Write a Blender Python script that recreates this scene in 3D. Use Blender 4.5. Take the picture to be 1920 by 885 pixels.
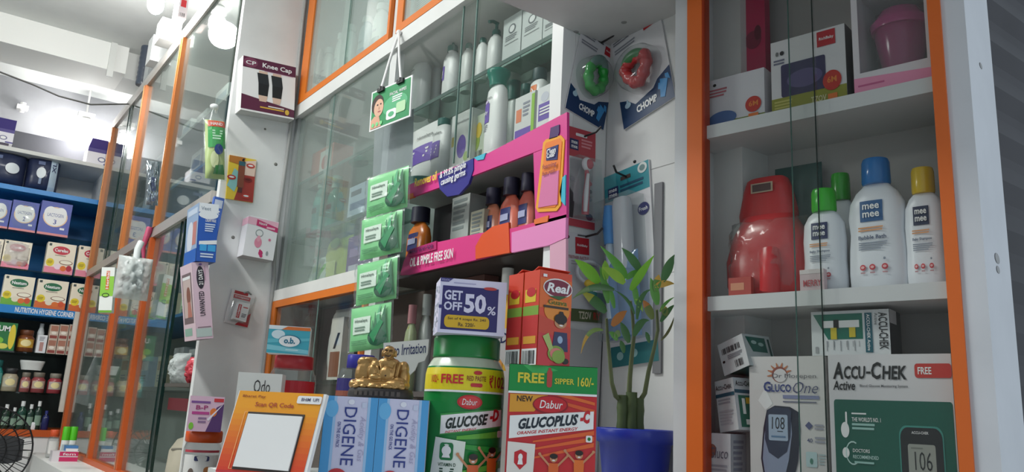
import bpy, math, random
from mathutils import Vector as V, Matrix
random.seed(5)
for o in list(bpy.data.objects): bpy.data.objects.remove(o)
SC = bpy.context.scene
C = SC.collection
PI = math.pi
# ---------------------------------------------------------------- camera
F, CX, CY, HC = 1500.0, 960.0, 442.5, 1.10
_up = V((340, -6700, F)).normalized()
_d = V((-1130, 288, F)); _d = (_d - _up * _d.dot(_up)).normalized()
_r = _d.cross(_up)
RIGHT = V((_r.x, _d.x, _up.x)); DOWN = V((_r.y, _d.y, _up.y)); FWD = V((_r.z, _d.z, _up.z))
CAM = V((0, 0, HC))
cd = bpy.data.cameras.new('camera'); cam = bpy.data.objects.new('camera', cd); C.objects.link(cam)
cd.sensor_width = 36; cd.lens = F / 1920 * 36; cd.clip_start = .02
cam.matrix_world = Matrix(((RIGHT.x, -DOWN.x, -FWD.x, 0), (RIGHT.y, -DOWN.y, -FWD.y, 0), (RIGHT.z, -DOWN.z, -FWD.z, HC), (0, 0, 0, 1)))
SC.camera = cam
# ---------------------------------------------------------------- light and exposure
SC.view_settings.view_transform = 'Standard'; SC.view_settings.look = 'None'
SC.view_settings.gamma = 1; SC.view_settings.use_curve_mapping = False
SC.view_settings.exposure = 0.82
SC.cycles.transparent_max_bounces = 40; SC.cycles.max_bounces = 10
W = bpy.data.worlds.new('world'); SC.world = W; W.use_nodes = True
W.node_tree.nodes['Background'].inputs[0].default_value = (.62, .72, .80, 1)
W.node_tree.nodes['Background'].inputs[1].default_value = .42
LAMP_POWER = dict(far=4, near=12, tube=24, side=13, street=9)
def lamp(name, kind, loc, power, size=.1, col=(1, .98, .95), rot=None, size_y=None):
    l = bpy.data.lights.new(name, kind); l.energy = power; l.color = col
    if kind == 'POINT': l.shadow_soft_size = size
    if kind == 'AREA':
        l.size = size
        if size_y: l.shape = 'RECTANGLE'; l.size_y = size_y
    o = bpy.data.objects.new(name, l); C.objects.link(o); o.location = loc
    if rot: o.rotation_euler = rot
    return o
lamp('tube_light_glow', 'AREA', (-.35, 1.9, 2.80), LAMP_POWER['tube'], .25, (.97, 1, .98), (0, 0, 0), 1.2)
lamp('side_fill_light', 'AREA', (-2.1, 3.1, 2.3), LAMP_POWER['side'], 1.2, (.97, 1, .98), (math.radians(75), 0, math.radians(-70)), .2)  # unseen fill light, added to brighten the shelf interiors
lamp('street_daylight', 'AREA', (1.6, -2.2, 1.5), LAMP_POWER['street'], 1.6, (.85, .93, 1), (math.radians(90), 0, math.radians(6)), 1.4)
# ---------------------------------------------------------------- materials
def lin(h):
    h = h.lstrip('#'); c = [int(h[i:i + 2], 16) / 255 for i in (0, 2, 4)]
    return tuple(x / 12.92 if x <= .04045 else ((x + .055) / 1.055) ** 2.4 for x in c) + (1,)
_mc = {}
def M(h, r=.45, metal=0., noise=0.):
    k = (h, r, metal, noise)
    if k in _mc: return _mc[k]
    m = bpy.data.materials.new('m_' + h); m.use_nodes = True; nt = m.node_tree; b = nt.nodes['Principled BSDF']
    b.inputs['Base Color'].default_value = lin(h); b.inputs['Roughness'].default_value = r; b.inputs['Metallic'].default_value = metal
    if noise:
        n = nt.nodes.new('ShaderNodeTexNoise'); n.inputs['Scale'].default_value = 9; n.inputs['Detail'].default_value = 6
        tc = nt.nodes.new('ShaderNodeNewGeometry'); nt.links.new(tc.outputs['Position'], n.inputs['Vector'])
        cr = nt.nodes.new('ShaderNodeValToRGB'); c = lin(h)
        cr.color_ramp.elements[0].position = .35; cr.color_ramp.elements[0].color = tuple(x * (1 - noise) for x in c[:3]) + (1,)
        cr.color_ramp.elements[1].position = .6; cr.color_ramp.elements[1].color = c
        nt.links.new(n.outputs['Fac'], cr.inputs[0]); nt.links.new(cr.outputs[0], b.inputs['Base Color'])
    _mc[k] = m; return m
def GL(name, tint, ior, rough=.02, haze=0., hz='e8eeee'):
    if name in _mc: return _mc[name]
    m = bpy.data.materials.new(name); m.use_nodes = True; nt = m.node_tree; nt.nodes.remove(nt.nodes['Principled BSDF'])
    out = nt.nodes['Material Output']
    t = nt.nodes.new('ShaderNodeBsdfTransparent'); t.inputs[0].default_value = lin(tint)
    g = nt.nodes.new('ShaderNodeBsdfGlossy'); g.inputs['Roughness'].default_value = rough
    fr = nt.nodes.new('ShaderNodeFresnel'); fr.inputs[0].default_value = ior
    ge = nt.nodes.new('ShaderNodeNewGeometry'); mr = nt.nodes.new('ShaderNodeMapRange'); mr.inputs[3].default_value = ior; mr.inputs[4].default_value = 1 / ior      # a thin slab reflects alike on both faces
    nt.links.new(ge.outputs['Backfacing'], mr.inputs[0]); nt.links.new(mr.outputs[0], fr.inputs[0])
    mx = nt.nodes.new('ShaderNodeMixShader'); base = t.outputs[0]
    if haze:
        d = nt.nodes.new('ShaderNodeBsdfDiffuse'); d.inputs[0].default_value = lin(hz)
        m2 = nt.nodes.new('ShaderNodeMixShader'); m2.inputs[0].default_value = haze
        nt.links.new(t.outputs[0], m2.inputs[1]); nt.links.new(d.outputs[0], m2.inputs[2]); base = m2.outputs[0]
    nt.links.new(fr.outputs[0], mx.inputs[0]); nt.links.new(base, mx.inputs[1]); nt.links.new(g.outputs[0], mx.inputs[2])
    nt.links.new(mx.outputs[0], out.inputs[0]); _mc[name] = m; return m
def EM(h, s):
    k = ('em', h, s)
    if k in _mc: return _mc[k]
    m = bpy.data.materials.new('glow'); m.use_nodes = True; b = m.node_tree.nodes['Principled BSDF']
    b.inputs['Emission Color'].default_value = lin(h); b.inputs['Emission Strength'].default_value = s
    _mc[k] = m; return m
GLASS = GL('pane_glass', 'fafbfa', 1.30, .02)
GLASS_REFL = GL('pale_reflection_glass', 'f0f6f3', 1.42, .03, .13, 'd6e0dc')  # whitish haze put into the glass for the pillar's reflection
GLASS_WASH = GL('wall_wash_glass', 'f0f6f3', 1.40, .03, .24, 'e2ece7')  # pale haze stands in for the bright wall reflected in the cupboard panes
GLASSR = GL('reflective_pane_glass', 'f0f6f3', 1.55, .015, .08, 'ccd8d4')
SHELFGLASS = GL('shelf_glass', 'd8e8e2', 1.35)
PLAST = GL('clear_plastic', 'f4f6f6', 1.35, .08, .05)
FILM = GL('clear_film', 'fafcfb', 1.30, .12, .06)
WHITE = M('dcdcda', .5, 0, .06); WALLW = M('d3d3d1', .6, 0, .08); OR = M('d9731f', .42); OR2 = M('c4561a', .45)
K = M('16171a', .5); W0 = M('ecebea', .4); NAVY = M('232a5c'); RED = M('c3202a')
# ---------------------------------------------------------------- placing
class Pl:
    def __init__(s, rz, pt):
        a = math.radians(rz); s.n = V((math.sin(a), -math.cos(a), 0)); s.u = V((math.cos(a), math.sin(a), 0)); s.p = V(pt); s.rz = rz
    def __call__(s, px, py):
        r = ray(px, py); return CAM + r * ((s.p - CAM).dot(s.n) / r.dot(s.n))
def ray(px, py): return RIGHT * (px - CX) + DOWN * (py - CY) + FWD * F
def at(px, py, d): return CAM + ray(px, py) * (d / F)
def atz(px, py, z): r = ray(px, py); return CAM + r * ((z - HC) / r.z)
def WX(x): return Pl(-90, (x, 0, 0))
def BY(y): return Pl(0, (0, y, 0))
CRZ = -78.3; C0 = V((.95, .866, 0)); CU = V((math.cos(math.radians(CRZ)), math.sin(math.radians(CRZ)), 0)); CN = V((-CU.y, CU.x, 0))
def CB(off): return Pl(CRZ, C0 + CN * off)      # plane inside the right-hand cabinet, off metres behind its front
def cabp(t, off, z): v = C0 + CU * t + CN * off; return V((v.x, v.y, z))
def basis(o, u, v):
    x = u.normalized(); z = (v - x * v.dot(x)).normalized(); y = z.cross(x)
    return Matrix(((x.x, y.x, z.x, o.x), (x.y, y.y, z.y, o.y), (x.z, y.z, z.z, o.z), (0, 0, 0, 1)))
def fit(pl, xl, xr, yt, yb, zb=None):
    ym = (yt + yb) / 2; L = pl(xl, ym); R = pl(xr, ym); xm = (xl + xr) / 2
    if zb is None: zb = pl(xm, yb).z
    zt = pl(xm, yt).z; o = (L + R) / 2; o.z = zb
    return basis(o, pl.u, V((0, 0, 1))), (R - L).length, zt - zb
def fit4(pl, BL, BR, TL):
    a, b, c = pl(*BL), pl(*BR), pl(*TL)
    return basis((a + b) / 2, b - a, c - a), (b - a).length, (c - a).length
def pose(x, y, z, rz, lean=0., roll=0.):
    return Matrix.Translation((x, y, z)) @ Matrix.Rotation(math.radians(rz), 4, 'Z') @ Matrix.Rotation(math.radians(-lean), 4, 'X') @ Matrix.Rotation(math.radians(roll), 4, 'Y')
# ---------------------------------------------------------------- mesh building
_tc = {}
def tmesh(txt, bold=0., shear=0.):
    k = (txt, bold, shear)
    if k in _tc: return _tc[k]
    c = bpy.data.curves.new('t', 'FONT'); c.body = txt; c.offset = bold; c.shear = shear; c.resolution_u = 2
    o = bpy.data.objects.new('t', c); C.objects.link(o); dg = bpy.context.evaluated_depsgraph_get(); e = o.evaluated_get(dg); me = e.to_mesh()
    vs = [(v.co.x, v.co.y) for v in me.vertices]; fs = [tuple(p.vertices) for p in me.polygons]; e.to_mesh_clear()
    bpy.data.objects.remove(o); bpy.data.curves.remove(c)
    x0 = min(v[0] for v in vs); x1 = max(v[0] for v in vs); y0 = min(v[1] for v in vs); y1 = max(v[1] for v in vs)
    vs = [((a - x0) / (x1 - x0), (b - y0) / (y1 - y0)) for a, b in vs]
    _tc[k] = (vs, fs); return _tc[k]
EPS = .00035
class MB:
    def __init__(s): s.c = 0.; s.v = []; s.f = []; s.m = []; s.sm = []; s.mats = []
    def mi(s, mat):
        if mat not in s.mats: s.mats.append(mat)
        return s.mats.index(mat)
    def add(s, vs, fs, mat, sm=False):
        n = len(s.v); s.v += [tuple(v) for v in vs]; k = s.mi(mat)
        for f in fs: s.f.append(tuple(i + n for i in f)); s.m.append(k); s.sm.append(sm)
    def box(s, x0, x1, y0, y1, z0, z1, mat):
        vs = [(x, y, z) for z in (z0, z1) for y in (y0, y1) for x in (x0, x1)]
        s.add(vs, [(0, 2, 3, 1), (4, 5, 7, 6), (0, 1, 5, 4), (2, 6, 7, 3), (0, 4, 6, 2), (1, 3, 7, 5)], mat); return s
    def hexa(s, b, t, mat):          # four bottom corners, four top corners
        s.add(list(b) + list(t), [(3, 2, 1, 0), (4, 5, 6, 7), (0, 1, 5, 4), (1, 2, 6, 5), (2, 3, 7, 6), (3, 0, 4, 7)], mat); return s
    def rings(s, R, mat, cap=True, sm=True):
        n = len(R[0]); vs = [p for r in R for p in r]; fs = []
        for i in range(len(R) - 1):
            for j in range(n): a = i * n + j; b = i * n + (j + 1) % n; fs.append((a, b, b + n, a + n))
        s.add(vs, fs, mat, sm)
        if cap: s.add(R[0], [tuple(range(n))[::-1]], mat); s.add(R[-1], [tuple(range(n))], mat)
        return s
    def loft(s, prof, mat, p=2., n=28, cx=0., cy=0., cap=True):
        R = []
        for z, rx, ry in prof:
            r = []
            for j in range(n):
                a = 2 * PI * j / n; c, q = math.cos(a), math.sin(a); e = 2 / p
                r.append((cx + rx * math.copysign(abs(c) ** e, c), cy + ry * math.copysign(abs(q) ** e, q), z))
            R.append(r)
        return s.rings(R, mat, cap)
    def lathe(s, prof, mat, n=28, cx=0., cy=0., cap=True): return s.loft([(z, r, r) for z, r in prof], mat, 2, n, cx, cy, cap)
    def tube(s, pts, r, mat, n=8, closed=False):
        pts = [V(p) for p in pts]; rs = r if isinstance(r, (list, tuple)) else [r] * len(pts); R = []; N = len(pts); ref = None
        for i, p in enumerate(pts):
            if closed: t = pts[(i + 1) % N] - pts[i - 1]
            else: t = pts[min(i + 1, N - 1)] - pts[max(i - 1, 0)]
            t.normalize()
            if ref is None: ref = V((0, 0, 1)) if abs(t.z) < .9 else V((1, 0, 0))
            a = (ref - t * ref.dot(t)).normalized(); ref = a; b = t.cross(a)
            R.append([p + (a * math.cos(2 * PI * j / n) + b * math.sin(2 * PI * j / n)) * rs[i] for j in range(n)])
        if closed: R.append(R[0])
        return s.rings(R, mat, not closed)
    def ball(s, c, r, mat, n=14):
        rx, ry, rz = r if isinstance(r, (tuple, list)) else (r, r, r); R = []
        for i in range(1, n):
            a = -PI / 2 + PI * i / n
            R.append([(c[0] + rx * math.cos(a) * math.cos(2 * PI * j / n), c[1] + ry * math.cos(a) * math.sin(2 * PI * j / n), c[2] + rz * math.sin(a)) for j in range(n)])
        return s.rings(R, mat)
    def pillow(s, w, h, d, mat, nu=12, nv=12, puff=.6, z0=0., wob=0., seed=1):
        rnd = random.Random(seed); nz_ = [[rnd.uniform(-wob, wob) for _ in range(nu + 1)] for _ in range(nv + 1)]
        def q(i, j, sg):
            a = i / nu; b = j / nv; k = (max(0, 1 - abs(2 * a - 1) ** 2.4) * max(0, 1 - abs(2 * b - 1) ** 2.4)) ** puff
            return (-w / 2 + a * w, d / 2 + sg * (d / 2 * k + nz_[j][i] * k), z0 + b * h)
        for sg in (-1, 1):
            vs = [q(i, j, sg) for j in range(nv + 1) for i in range(nu + 1)]; fs = []
            for j in range(nv):
                for i in range(nu):
                    a = j * (nu + 1) + i; f = (a, a + 1, a + nu + 2, a + nu + 1); fs.append(f if sg < 0 else f[::-1])
            s.add(vs, fs, mat, True)
        return lambda a, b, k=1: (-w / 2 + a * w, d / 2 - d / 2 * (max(0, 1 - abs(2 * a - 1) ** 2.4) * max(0, 1 - abs(2 * b - 1) ** 2.4)) ** puff - wob - k * EPS * 2, z0 + b * h)
    def lay(s, k): s.c += .012; return k + s.c      # each print lies a hair above the one before
    # --- flat printing on a surface S(a, b, layer)
    def R(s, S, a0, b0, a1, b1, mat, k=1, n=1, m=1):
        k = s.lay(k); A_ = [a0 + (a1 - a0) * i / n for i in range(n + 1)]
        if n >= 6 and 0 <= a0 < a1 <= 1:      # even steps round a curved body
            n = max(n, 16); t0, t1 = math.asin(2 * a0 - 1), math.asin(2 * a1 - 1); A_ = [(1 + math.sin(t0 + (t1 - t0) * i / n)) / 2 for i in range(n + 1)]
        vs = [S(A_[i], b0 + (b1 - b0) * j / m, k) for j in range(m + 1) for i in range(n + 1)]
        fs = [(j * (n + 1) + i, j * (n + 1) + i + 1, (j + 1) * (n + 1) + i + 1, (j + 1) * (n + 1) + i) for j in range(m) for i in range(n)]
        s.add(vs, fs, mat); return s
    def P(s, S, pts, mat, k=1, n=12):
        if len(pts) == 4:      # subdivided, so that it follows a curved surface
            A, B, D, E_ = [V(p) for p in pts]
            return s.R(lambda u, v, kk: S(*((A * (1 - u) + B * u) * (1 - v) + (E_ * (1 - u) + D * u) * v), kk), 0, 0, 1, 1, mat, k, n, n)
        k = s.lay(k); s.add([S(a, b, k) for a, b in pts], [tuple(range(len(pts)))], mat); return s
    def E(s, S, a, b, ra, rb, mat, k=1, n=24, t0=0, t1=360):
        k = s.lay(k); m = n + 1; vs = [S(a, b, k)]; fs = []
        for q in (.4, .75, 1): vs += [S(a + q * ra * math.cos(math.radians(t0 + (t1 - t0) * i / n)), b + q * rb * math.sin(math.radians(t0 + (t1 - t0) * i / n)), k) for i in range(m)]
        for i in range(n):
            fs.append((0, 1 + i, 2 + i))
            for r in (0, 1): o = 1 + r * m + i; fs.append((o, o + m, o + m + 1, o + 1))
        s.add(vs, fs, mat); return s
    def RR(s, S, a0, b0, a1, b1, ra, rb, mat, k=1):
        pts = []
        for cx_, cy_, t in ((a1 - ra, b0 + rb, -90), (a1 - ra, b1 - rb, 0), (a0 + ra, b1 - rb, 90), (a0 + ra, b0 + rb, 180)):
            pts += [(cx_ + ra * math.cos(math.radians(t + 90 * i / 5)), cy_ + rb * math.sin(math.radians(t + 90 * i / 5))) for i in range(6)]
        return s.P(S, pts, mat, k)
    def T(s, S, a0, b0, a1, b1, txt, mat, k=3, bold=.012, shear=0., rot=0):
        k = s.lay(k); vs, fs = tmesh(txt, bold, shear)
        if rot == 90: vs = [(1 - y, x) for x, y in vs]
        if rot == -90: vs = [(y, 1 - x) for x, y in vs]
        s.add([S(a0 + (a1 - a0) * x, b0 + (b1 - b0) * y, k) for x, y in vs], fs, mat); return s
    def SC(s, S, a0, b0, a1, b1, parts, mat, k=3, bold=.02, shear=0.):
        """small capitals: parts = (text, width share, height share)"""
        x = a0; tot = sum(p[1] for p in parts)
        for tx, wd, hs in parts:
            w = (a1 - a0) * wd / tot; s.T(S, x + w * .02, b0 if tx != '-' else b0 + (b1 - b0) * .32, x + w * .98, b0 + (b1 - b0) * hs, tx, mat, k, bold, shear); x += w
        return s
    def Ln(s, S, a0, b0, a1, b1, n, mat, k=2, seed=0, fill=.55):
        rnd = random.Random(seed); st = (b1 - b0) / n
        for i in range(n): s.R(S, a0, b1 - st * (i + fill), a0 + (a1 - a0) * rnd.uniform(.65, 1), b1 - st * i, mat, k)
        return s
    def bars(s, S, a0, b0, a1, b1, n, mat, k=2, seed=2):
        rnd = random.Random(seed); x = a0; st = (a1 - a0) / n
        for i in range(n): w = st * rnd.choice((.3, .5, .7)); s.R(S, a0 + i * st, b0, a0 + i * st + w, b1, mat, k)
        return s
    def build(s, name, parent=None, mtx=None):
        me = bpy.data.meshes.new(name); me.from_pydata(s.v, [], s.f)
        for m in s.mats: me.materials.append(m)
        me.polygons.foreach_set('material_index', s.m); me.polygons.foreach_set('use_smooth', s.sm); me.update()
        o = bpy.data.objects.new(name, me); C.objects.link(o)
        if parent: o.parent = parent
        if mtx is not None: o.matrix_basis = mtx
        return o
def tag(o, label, cat, group=None, kind=None):
    o['label'] = label; o['category'] = cat
    if group: o['group'] = group
    if kind: o['kind'] = kind
    return o
def thing(name, label, cat, mtx=None, group=None):
    o = bpy.data.objects.new(name, None); C.objects.link(o); o.empty_display_size = .05
    if mtx is not None: o.matrix_basis = mtx
    return tag(o, label, cat, group)
def struct(name, mb):
    o = mb.build(name); o['kind'] = 'structure'; return o
def sfront(w, h, y=0.): return lambda a, b, k=1: (-w / 2 + a * w, y - k * EPS, b * h)
def sleft(w, h, d): return lambda a, b, k=1: (-w / 2 - k * EPS, d * (1 - a), b * h)
def sright(w, h, d): return lambda a, b, k=1: (w / 2 + k * EPS, d * a, b * h)
def stop(w, h, d): return lambda a, b, k=1: (-w / 2 + a * w, d * b, h + k * EPS)
def sbot(w, d): return lambda a, b, k=1: (-w / 2 + a * w, d * (1 - b), -k * EPS)
def carton(name, label, cat, fr, d, col, deco=None, group=None, flap=True):
    """a folded carton: front face at local y = 0, w x h from fr, d deep; printing is part of its mesh"""
    m, w, h = fr; mb = MB(); mat = M(col) if isinstance(col, str) else col
    mb.box(-w / 2, w / 2, 0, d, 0, h, mat)
    if flap:      # tuck-flap lines on the ends
        t = stop(w, h, d); mb.R(t, .02, .06, .98, .075, M('8d8d8d'), 1)
        b = sbot(w, d); mb.R(b, .02, .06, .98, .075, M('8d8d8d'), 1)
    if deco: deco(mb, sfront(w, h), w, h, d)
    return tag(mb.build(name, None, m), label, cat, group)
def sloft(prof, p=2., W_=None, H_=None):
    R_ = W_ or max(q[1] for q in prof); H_ = H_ or prof[-1][0]
    def S(a, b, k=1):
        z = b * H_; x = (2 * a - 1) * R_; rx, ry = prof[-1][1:]
        for (z0, x0, y0), (z1, x1, y1) in zip(prof, prof[1:]):
            if z0 <= z <= z1 and z1 > z0: t = (z - z0) / (z1 - z0); rx = x0 + (x1 - x0) * t; ry = y0 + (y1 - y0) * t; break
        x = max(-rx * .995, min(rx * .995, x))
        return (x, -ry * (1 - abs(x / rx) ** p) ** (1 / p) - .0004 - k * EPS * 1.8, z)
    return S
def bottle(name, label, cat, fr, dr, body, cap, prof, capprof, deco=None, group=None, p=2.3, pump=False, capname='cap', clear=None):
    """prof: (height share, half-width share); capprof likewise; dr = depth / width"""
    m, w, h = fr; o = m.translation.copy(); nn = -m.col[1].xyz; nn.z = 0; nn.normalize(); rd = V((o.x, o.y, 0)).normalized(); cs = abs(rd.dot(nn)); sn = math.sqrt(max(0, 1 - cs * cs))
    w *= cs / math.sqrt(cs * cs + (dr * sn) ** 2)      # seen at an angle, the body also shows part of its depth
    o += rd * (w / 2 * dr / max(cs, .5)); m = m.copy(); m.translation = o; t = thing(name, label, cat, m, group)
    pr = [(z * h, r * w / 2, r * w / 2 * (dr if r > .4 else 1)) for z, r in prof]
    mb = MB(); mb.loft(pr, body, p)
    if deco: deco(mb, sloft(pr, p, w / 2, h))
    mb.build('body', t)
    c = MB(); c.lathe([(z * h, r * w / 2) for z, r in capprof], cap)
    if pump:
        z = capprof[-1][0] * h; c.lathe([(z, .004), (z + .018, .004)], cap); c.tube([(0, .004, z + .02), (0, -.012, z + .021), (0, -.024, z + .016)], .0045, cap)
    c.build(capname, t)
    if clear: clear(t, w, h)
    return t
def bend(a, b, c, n=10): return [V(a) * (1 - t) ** 2 + V(b) * 2 * t * (1 - t) + V(c) * t * t for t in [i / n for i in range(n + 1)]]
# ================================================================ the room
struct('floor', MB().box(-2.4, 3.2, -1.0, 5.5, -.05, 0, M('8b8780', .5, 0, .15)))
struct('ceiling', MB().box(-2.4, 1.2, .2, 5.5, 2.92, 2.97, M('d5d8d6', .7, 0, .05)))
struct('wall_back', MB().box(-2.4, 1.2, 5.42, 5.5, 0, 2.92, M('9fa0a4', .7, 0, .1)))
struct('wall_left', MB().box(-2.45, -2.4, .2, 5.5, 0, 2.92, M('d0d2cf', .7, 0, .05)))
struct('wall_right', MB().box(1.12, 1.2, 1.0, 5.42, 0, 2.92, M('b9bcba', .7)))
mb = MB(); mb.box(1.04, 1.12, .80, 1.16, .0, 2.92, WALLW)
mb.box(1.0393, 1.04, .90, 1.128, 1.5585, 1.5595, M('9a9a98'))   # board joint
mb.box(1.0393, 1.04, .90, 1.128, 1.3585, 1.3590, M('a8a8a6'))
struct('wall_recess', mb)
mb = MB(); mb.box(.70, 1.12, 2.6, 2.63, 0, 2.92, M('e0e0de', .55, 0, .07))
for px, py, r in ((497, 242, .004), (517, 308, .006), (437, 445, .006), (457, 475, .005)):      # nail holes and chipped paint
    p = BY(2.6)(px, py); mb.ball((p.x, 2.6, p.z), (r, .002, r), M('77756f'), 8)
struct('wall_pillar', mb)
mb = MB(); mb.box(-2.4, .64, 4.47, 4.77, 2.77, 2.92, M('e3e4e0', .7)); mb.box(.55, .58, 4.455, 4.47, 2.73, 2.92, M('cfd1cd'))
mb.box(.64, 1.12, 4.53, 4.77, 2.77, 2.92, M('cdcfcc', .7))
struct('trim_1', mb)       # ceiling beam
mb = MB(); mb.box(.60, 1.12, -.15, 1.128, 1.852, 1.95, M('c9c9c8', .6, 0, .08))
for px, py in ((1170, 42), (1080, 60)): p = atz(px, py, 1.852); mb.ball((p.x, p.y, 1.852), (.006, .006, .0015), M('8a8a88'), 8)
struct('trim_2', mb)       # soffit over the recess and the right-hand cabinet
mb = MB(); zs = [.02 + i * .075 for i in range(38)]
R = []
for z in zs: R += [(z, .50), (z + .03, .492), (z + .06, .50)]
for (z0, y0), (z1, y1) in zip(R, R[1:] + [(2.87, .5)]):
    mb.add([(1.12, y0, z0), (2.6, y0, z0), (2.6, y1, z1), (1.12, y1, z1)], [(0, 1, 2, 3)], M('37353a', .5, .2, .2))
mb.box(1.12, 2.6, .505, .52, 0, 2.9, M('2c2b2e'))
struct('wall_shutter', mb)
# ---------------------------------------------------------------- lamps
def ceiling_lamp(px, py, y, label, e, zc):
    p = Pl(0, (0, y, 0))(px, py); t = thing('ceiling_lamp', label, 'lamp', Matrix.Translation((p.x, p.y, p.z)), 'bare bulbs on the ceiling')
    a = MB(); a.lathe([(.05, .03), (.075, .035), (.08, .02)], W0); a.box(-.045, .045, -.03, .03, .08, .11, M('d8d8d6')); a.tube([(0, 0, .11), (0, 0, zc - p.z)], .006, W0); a.build('holder', t)
    b = MB(); b.ball((0, 0, 0), (.034, .034, .045), EM('ffffff', 40), 14); b.build('bulb', t)
    lamp('bulb_glow', 'POINT', (p.x - .02, p.y - .06, p.z - .07), e, .06)
ceiling_lamp(157, 245, 5.30, 'glowing bare bulb above the baby food shelves', LAMP_POWER['far'], 2.92)
ceiling_lamp(292, 8, 3.48, 'glowing bare bulb at the top edge, before the ceiling beam', LAMP_POWER['near'], 2.92)
mb = MB(); mb.box(-.03, .03, -.001, .045, -.012, .012, W0); mb.lathe([(-.03, .012), (.03, .016)], W0, 12, 0, .02)
p = BY(5.375)(43, 200); tag(mb.build('wall_light_holder', None, Matrix.Translation(p)), 'small white empty lamp holder on the dark wall, left of the bulb', 'lamp holder')
mb = MB(); pts = [at(-30, 118, 3.3), at(0, 135, 3.4), at(60, 158, 3.55), at(110, 180, 3.65), at(170, 196, 3.75), at(236, 208, 3.72)]
pts[-1] = V((.70, 4.55, 2.64)); mb.tube(pts, .004, M('4a4a48'))
tag(mb.build('hanging_cable'), 'thin dark cable sagging under the white ceiling to the glass cabinet', 'cable')
# ================================================================ baby food shelves at the far end
BK = BY(5.0); zb = lambda px, py: BK(px, py).z
us = thing('wall_shelving', 'blue shelving of baby food and bottles along the far wall', 'shelf', pose(0, 5.0, 0, 0))
ZT, ZL = zb(100, 298), zb(100, 291); Z1, Z1t = zb(100, 370), zb(100, 361); Z2 = zb(100, 441); Z3 = zb(100, 511); Z4, Z4t = zb(70, 592), zb(70, 577); Z5 = zb(70, 661); Z6 = zb(60, 736); Z7 = zb(60, 806)
BLUE = M('1c7fc6', .4); BLUED = M('1769a8', .5); GREY = M('b9bbbb', .6)
MB().box(-1.2, 1.0, .40, .415, Z4, Z1t, BLUED).build('back_panel', us)
MB().box(-1.2, 1.0, .40, .415, Z1t, ZT, M('cfd0cd', .6)).build('upper_back_panel', us)
MB().box(-1.2, 1.0, .40, .415, Z7, Z4, M('3a3f40', .6)).build('lower_back_panel', us)
MB().box(-1.2, 1.0, 0, .40, ZT, ZL, M('d4d4d0', .5)).build('top_shelf', us)
MB().box(-1.2, .78, -.01, .40, Z1, Z1t, BLUE).build('shelf', us)
for z in (Z2, Z3, Z5, Z6): MB().box(-1.2, .78, .02, .40, z - .008, z, SHELFGLASS).build('glass_shelf', us)
mb = MB(); mb.box(-1.2, .78, -.012, .40, Z4, Z4t, BLUE)
a, b = BK(27, 585), BK(137, 596); S = lambda u, v, k=1: (u, -.012 - k * EPS, v)
mb.T(S, a.x, (Z4 + Z4t) / 2 - .014, b.x, (Z4 + Z4t) / 2 + .014, 'NUTRITION HYGIENE CORNER', W0, bold=.02); mb.build('lettered_shelf', us)
mb = MB(); mb.box(-1.2, .78, 0, .41, Z7 - .035, Z7, OR2); mb.build('bottom_rail', us)
MB().box(-1.2, .78, .01, .41, .0, Z7 - .035, W0).build('base', us); 
MB().box(-1.2, .78, .004, .01, .66, .664, GREY).build('base_joint', us)
MB().box(.70, .78, .0, .40, Z1t, ZT, W0).build('end_panel', us)
p0, p1 = BK(140, 585), BK(110, 772); MB().box(p0.x, p0.x + .075, -.03, -.005, p1.z, p0.z, M('d2cfc5', .6, 0, .1)).build('side_board', us)
MB().box(-1.2, .9, .38, .41, ZL, ZL + .20, M('3f4046', .7)).build('rear_upstand', us)
# --- goods on it
def bk(xl, xr, yt, yb, z, dy=.02): return fit(BY(5.0 + dy), xl, xr, yt, yb, z)
def diaper(label, xl, xr, yt, yb, flip):
    m, w, h = bk(xl, xr, yt, yb, Z1t, .03); t = MB(); S = t.pillow(w, h, .16, M('2b3350', .3), puff=.35, wob=.006, seed=int(xl) + 70)
    s0, s1 = (.68, .90) if flip else (.05, .35)
    t.R(S, s0, .05, s1, .94, M('b9cbd9', .35), 1, 4, 8); t.T(S, s0 + .05, .55, s1 - .05, .85, 'XL', NAVY, rot=90)
    t.E(S, .42 if flip else .72, .50, .14, .15, M('d9dfe2', .4), 2); t.R(S, .38, .2, .46, .40, M('8d9bb4'), 1, 1, 3); t.R(S, .3, .72, .5, .82, M('6a7698'), 1, 3, 1)
    tag(t.build('diaper_pack', None, m), label, 'diaper pack', 'diaper packs on the blue shelf')
diaper('navy diaper pack at the far left edge, light blue stripe on its left', -48, 50, 277, 349, False)
diaper('navy diaper pack with light blue stripe near its right side', 50, 113, 290, 364, True)
def lid_box(label, xl, xr, yt, yb, zz=None):
    def dc(t, S, w, h, d):
        t.R(S, 0, .78, 1, 1, M('4a3f86')); t.E(S, .6, .38, .16, .16, M('6d6f92'), 1); t.E(S, .6, .38, .11, .10, W0, 2); t.R(S, .7, .05, 1, .15, M('4a3f86'))
        t.hexa([(-w / 2, 0, h), (w / 2, 0, h), (w / 2, .01, h), (-w / 2, .01, h)], [(-w / 2 + .01, -.03, h + .05), (w / 2, -.03, h + .05), (w / 2, -.028, h + .05), (-w / 2 + .01, -.028, h + .05)], M('4a3f86'))
    carton('carton', label, 'carton', bk(xl, xr, yt, yb, zz or ZL, .03), .14, 'e2e0e6', dc)
lid_box('white carton with purple flap on the top shelf below the bulb', 164, 210, 280, 303)
lid_box('white carton with purple top at the far left of the top shelf', -22, 26, 240, 263, BK(0, 264).z)
carton('carton', 'dark low carton beneath the purple-topped one, far left of the top shelf', 'carton', bk(-25, 16, 265, 275, ZL, .03), .14, '3b2f45')
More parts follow.
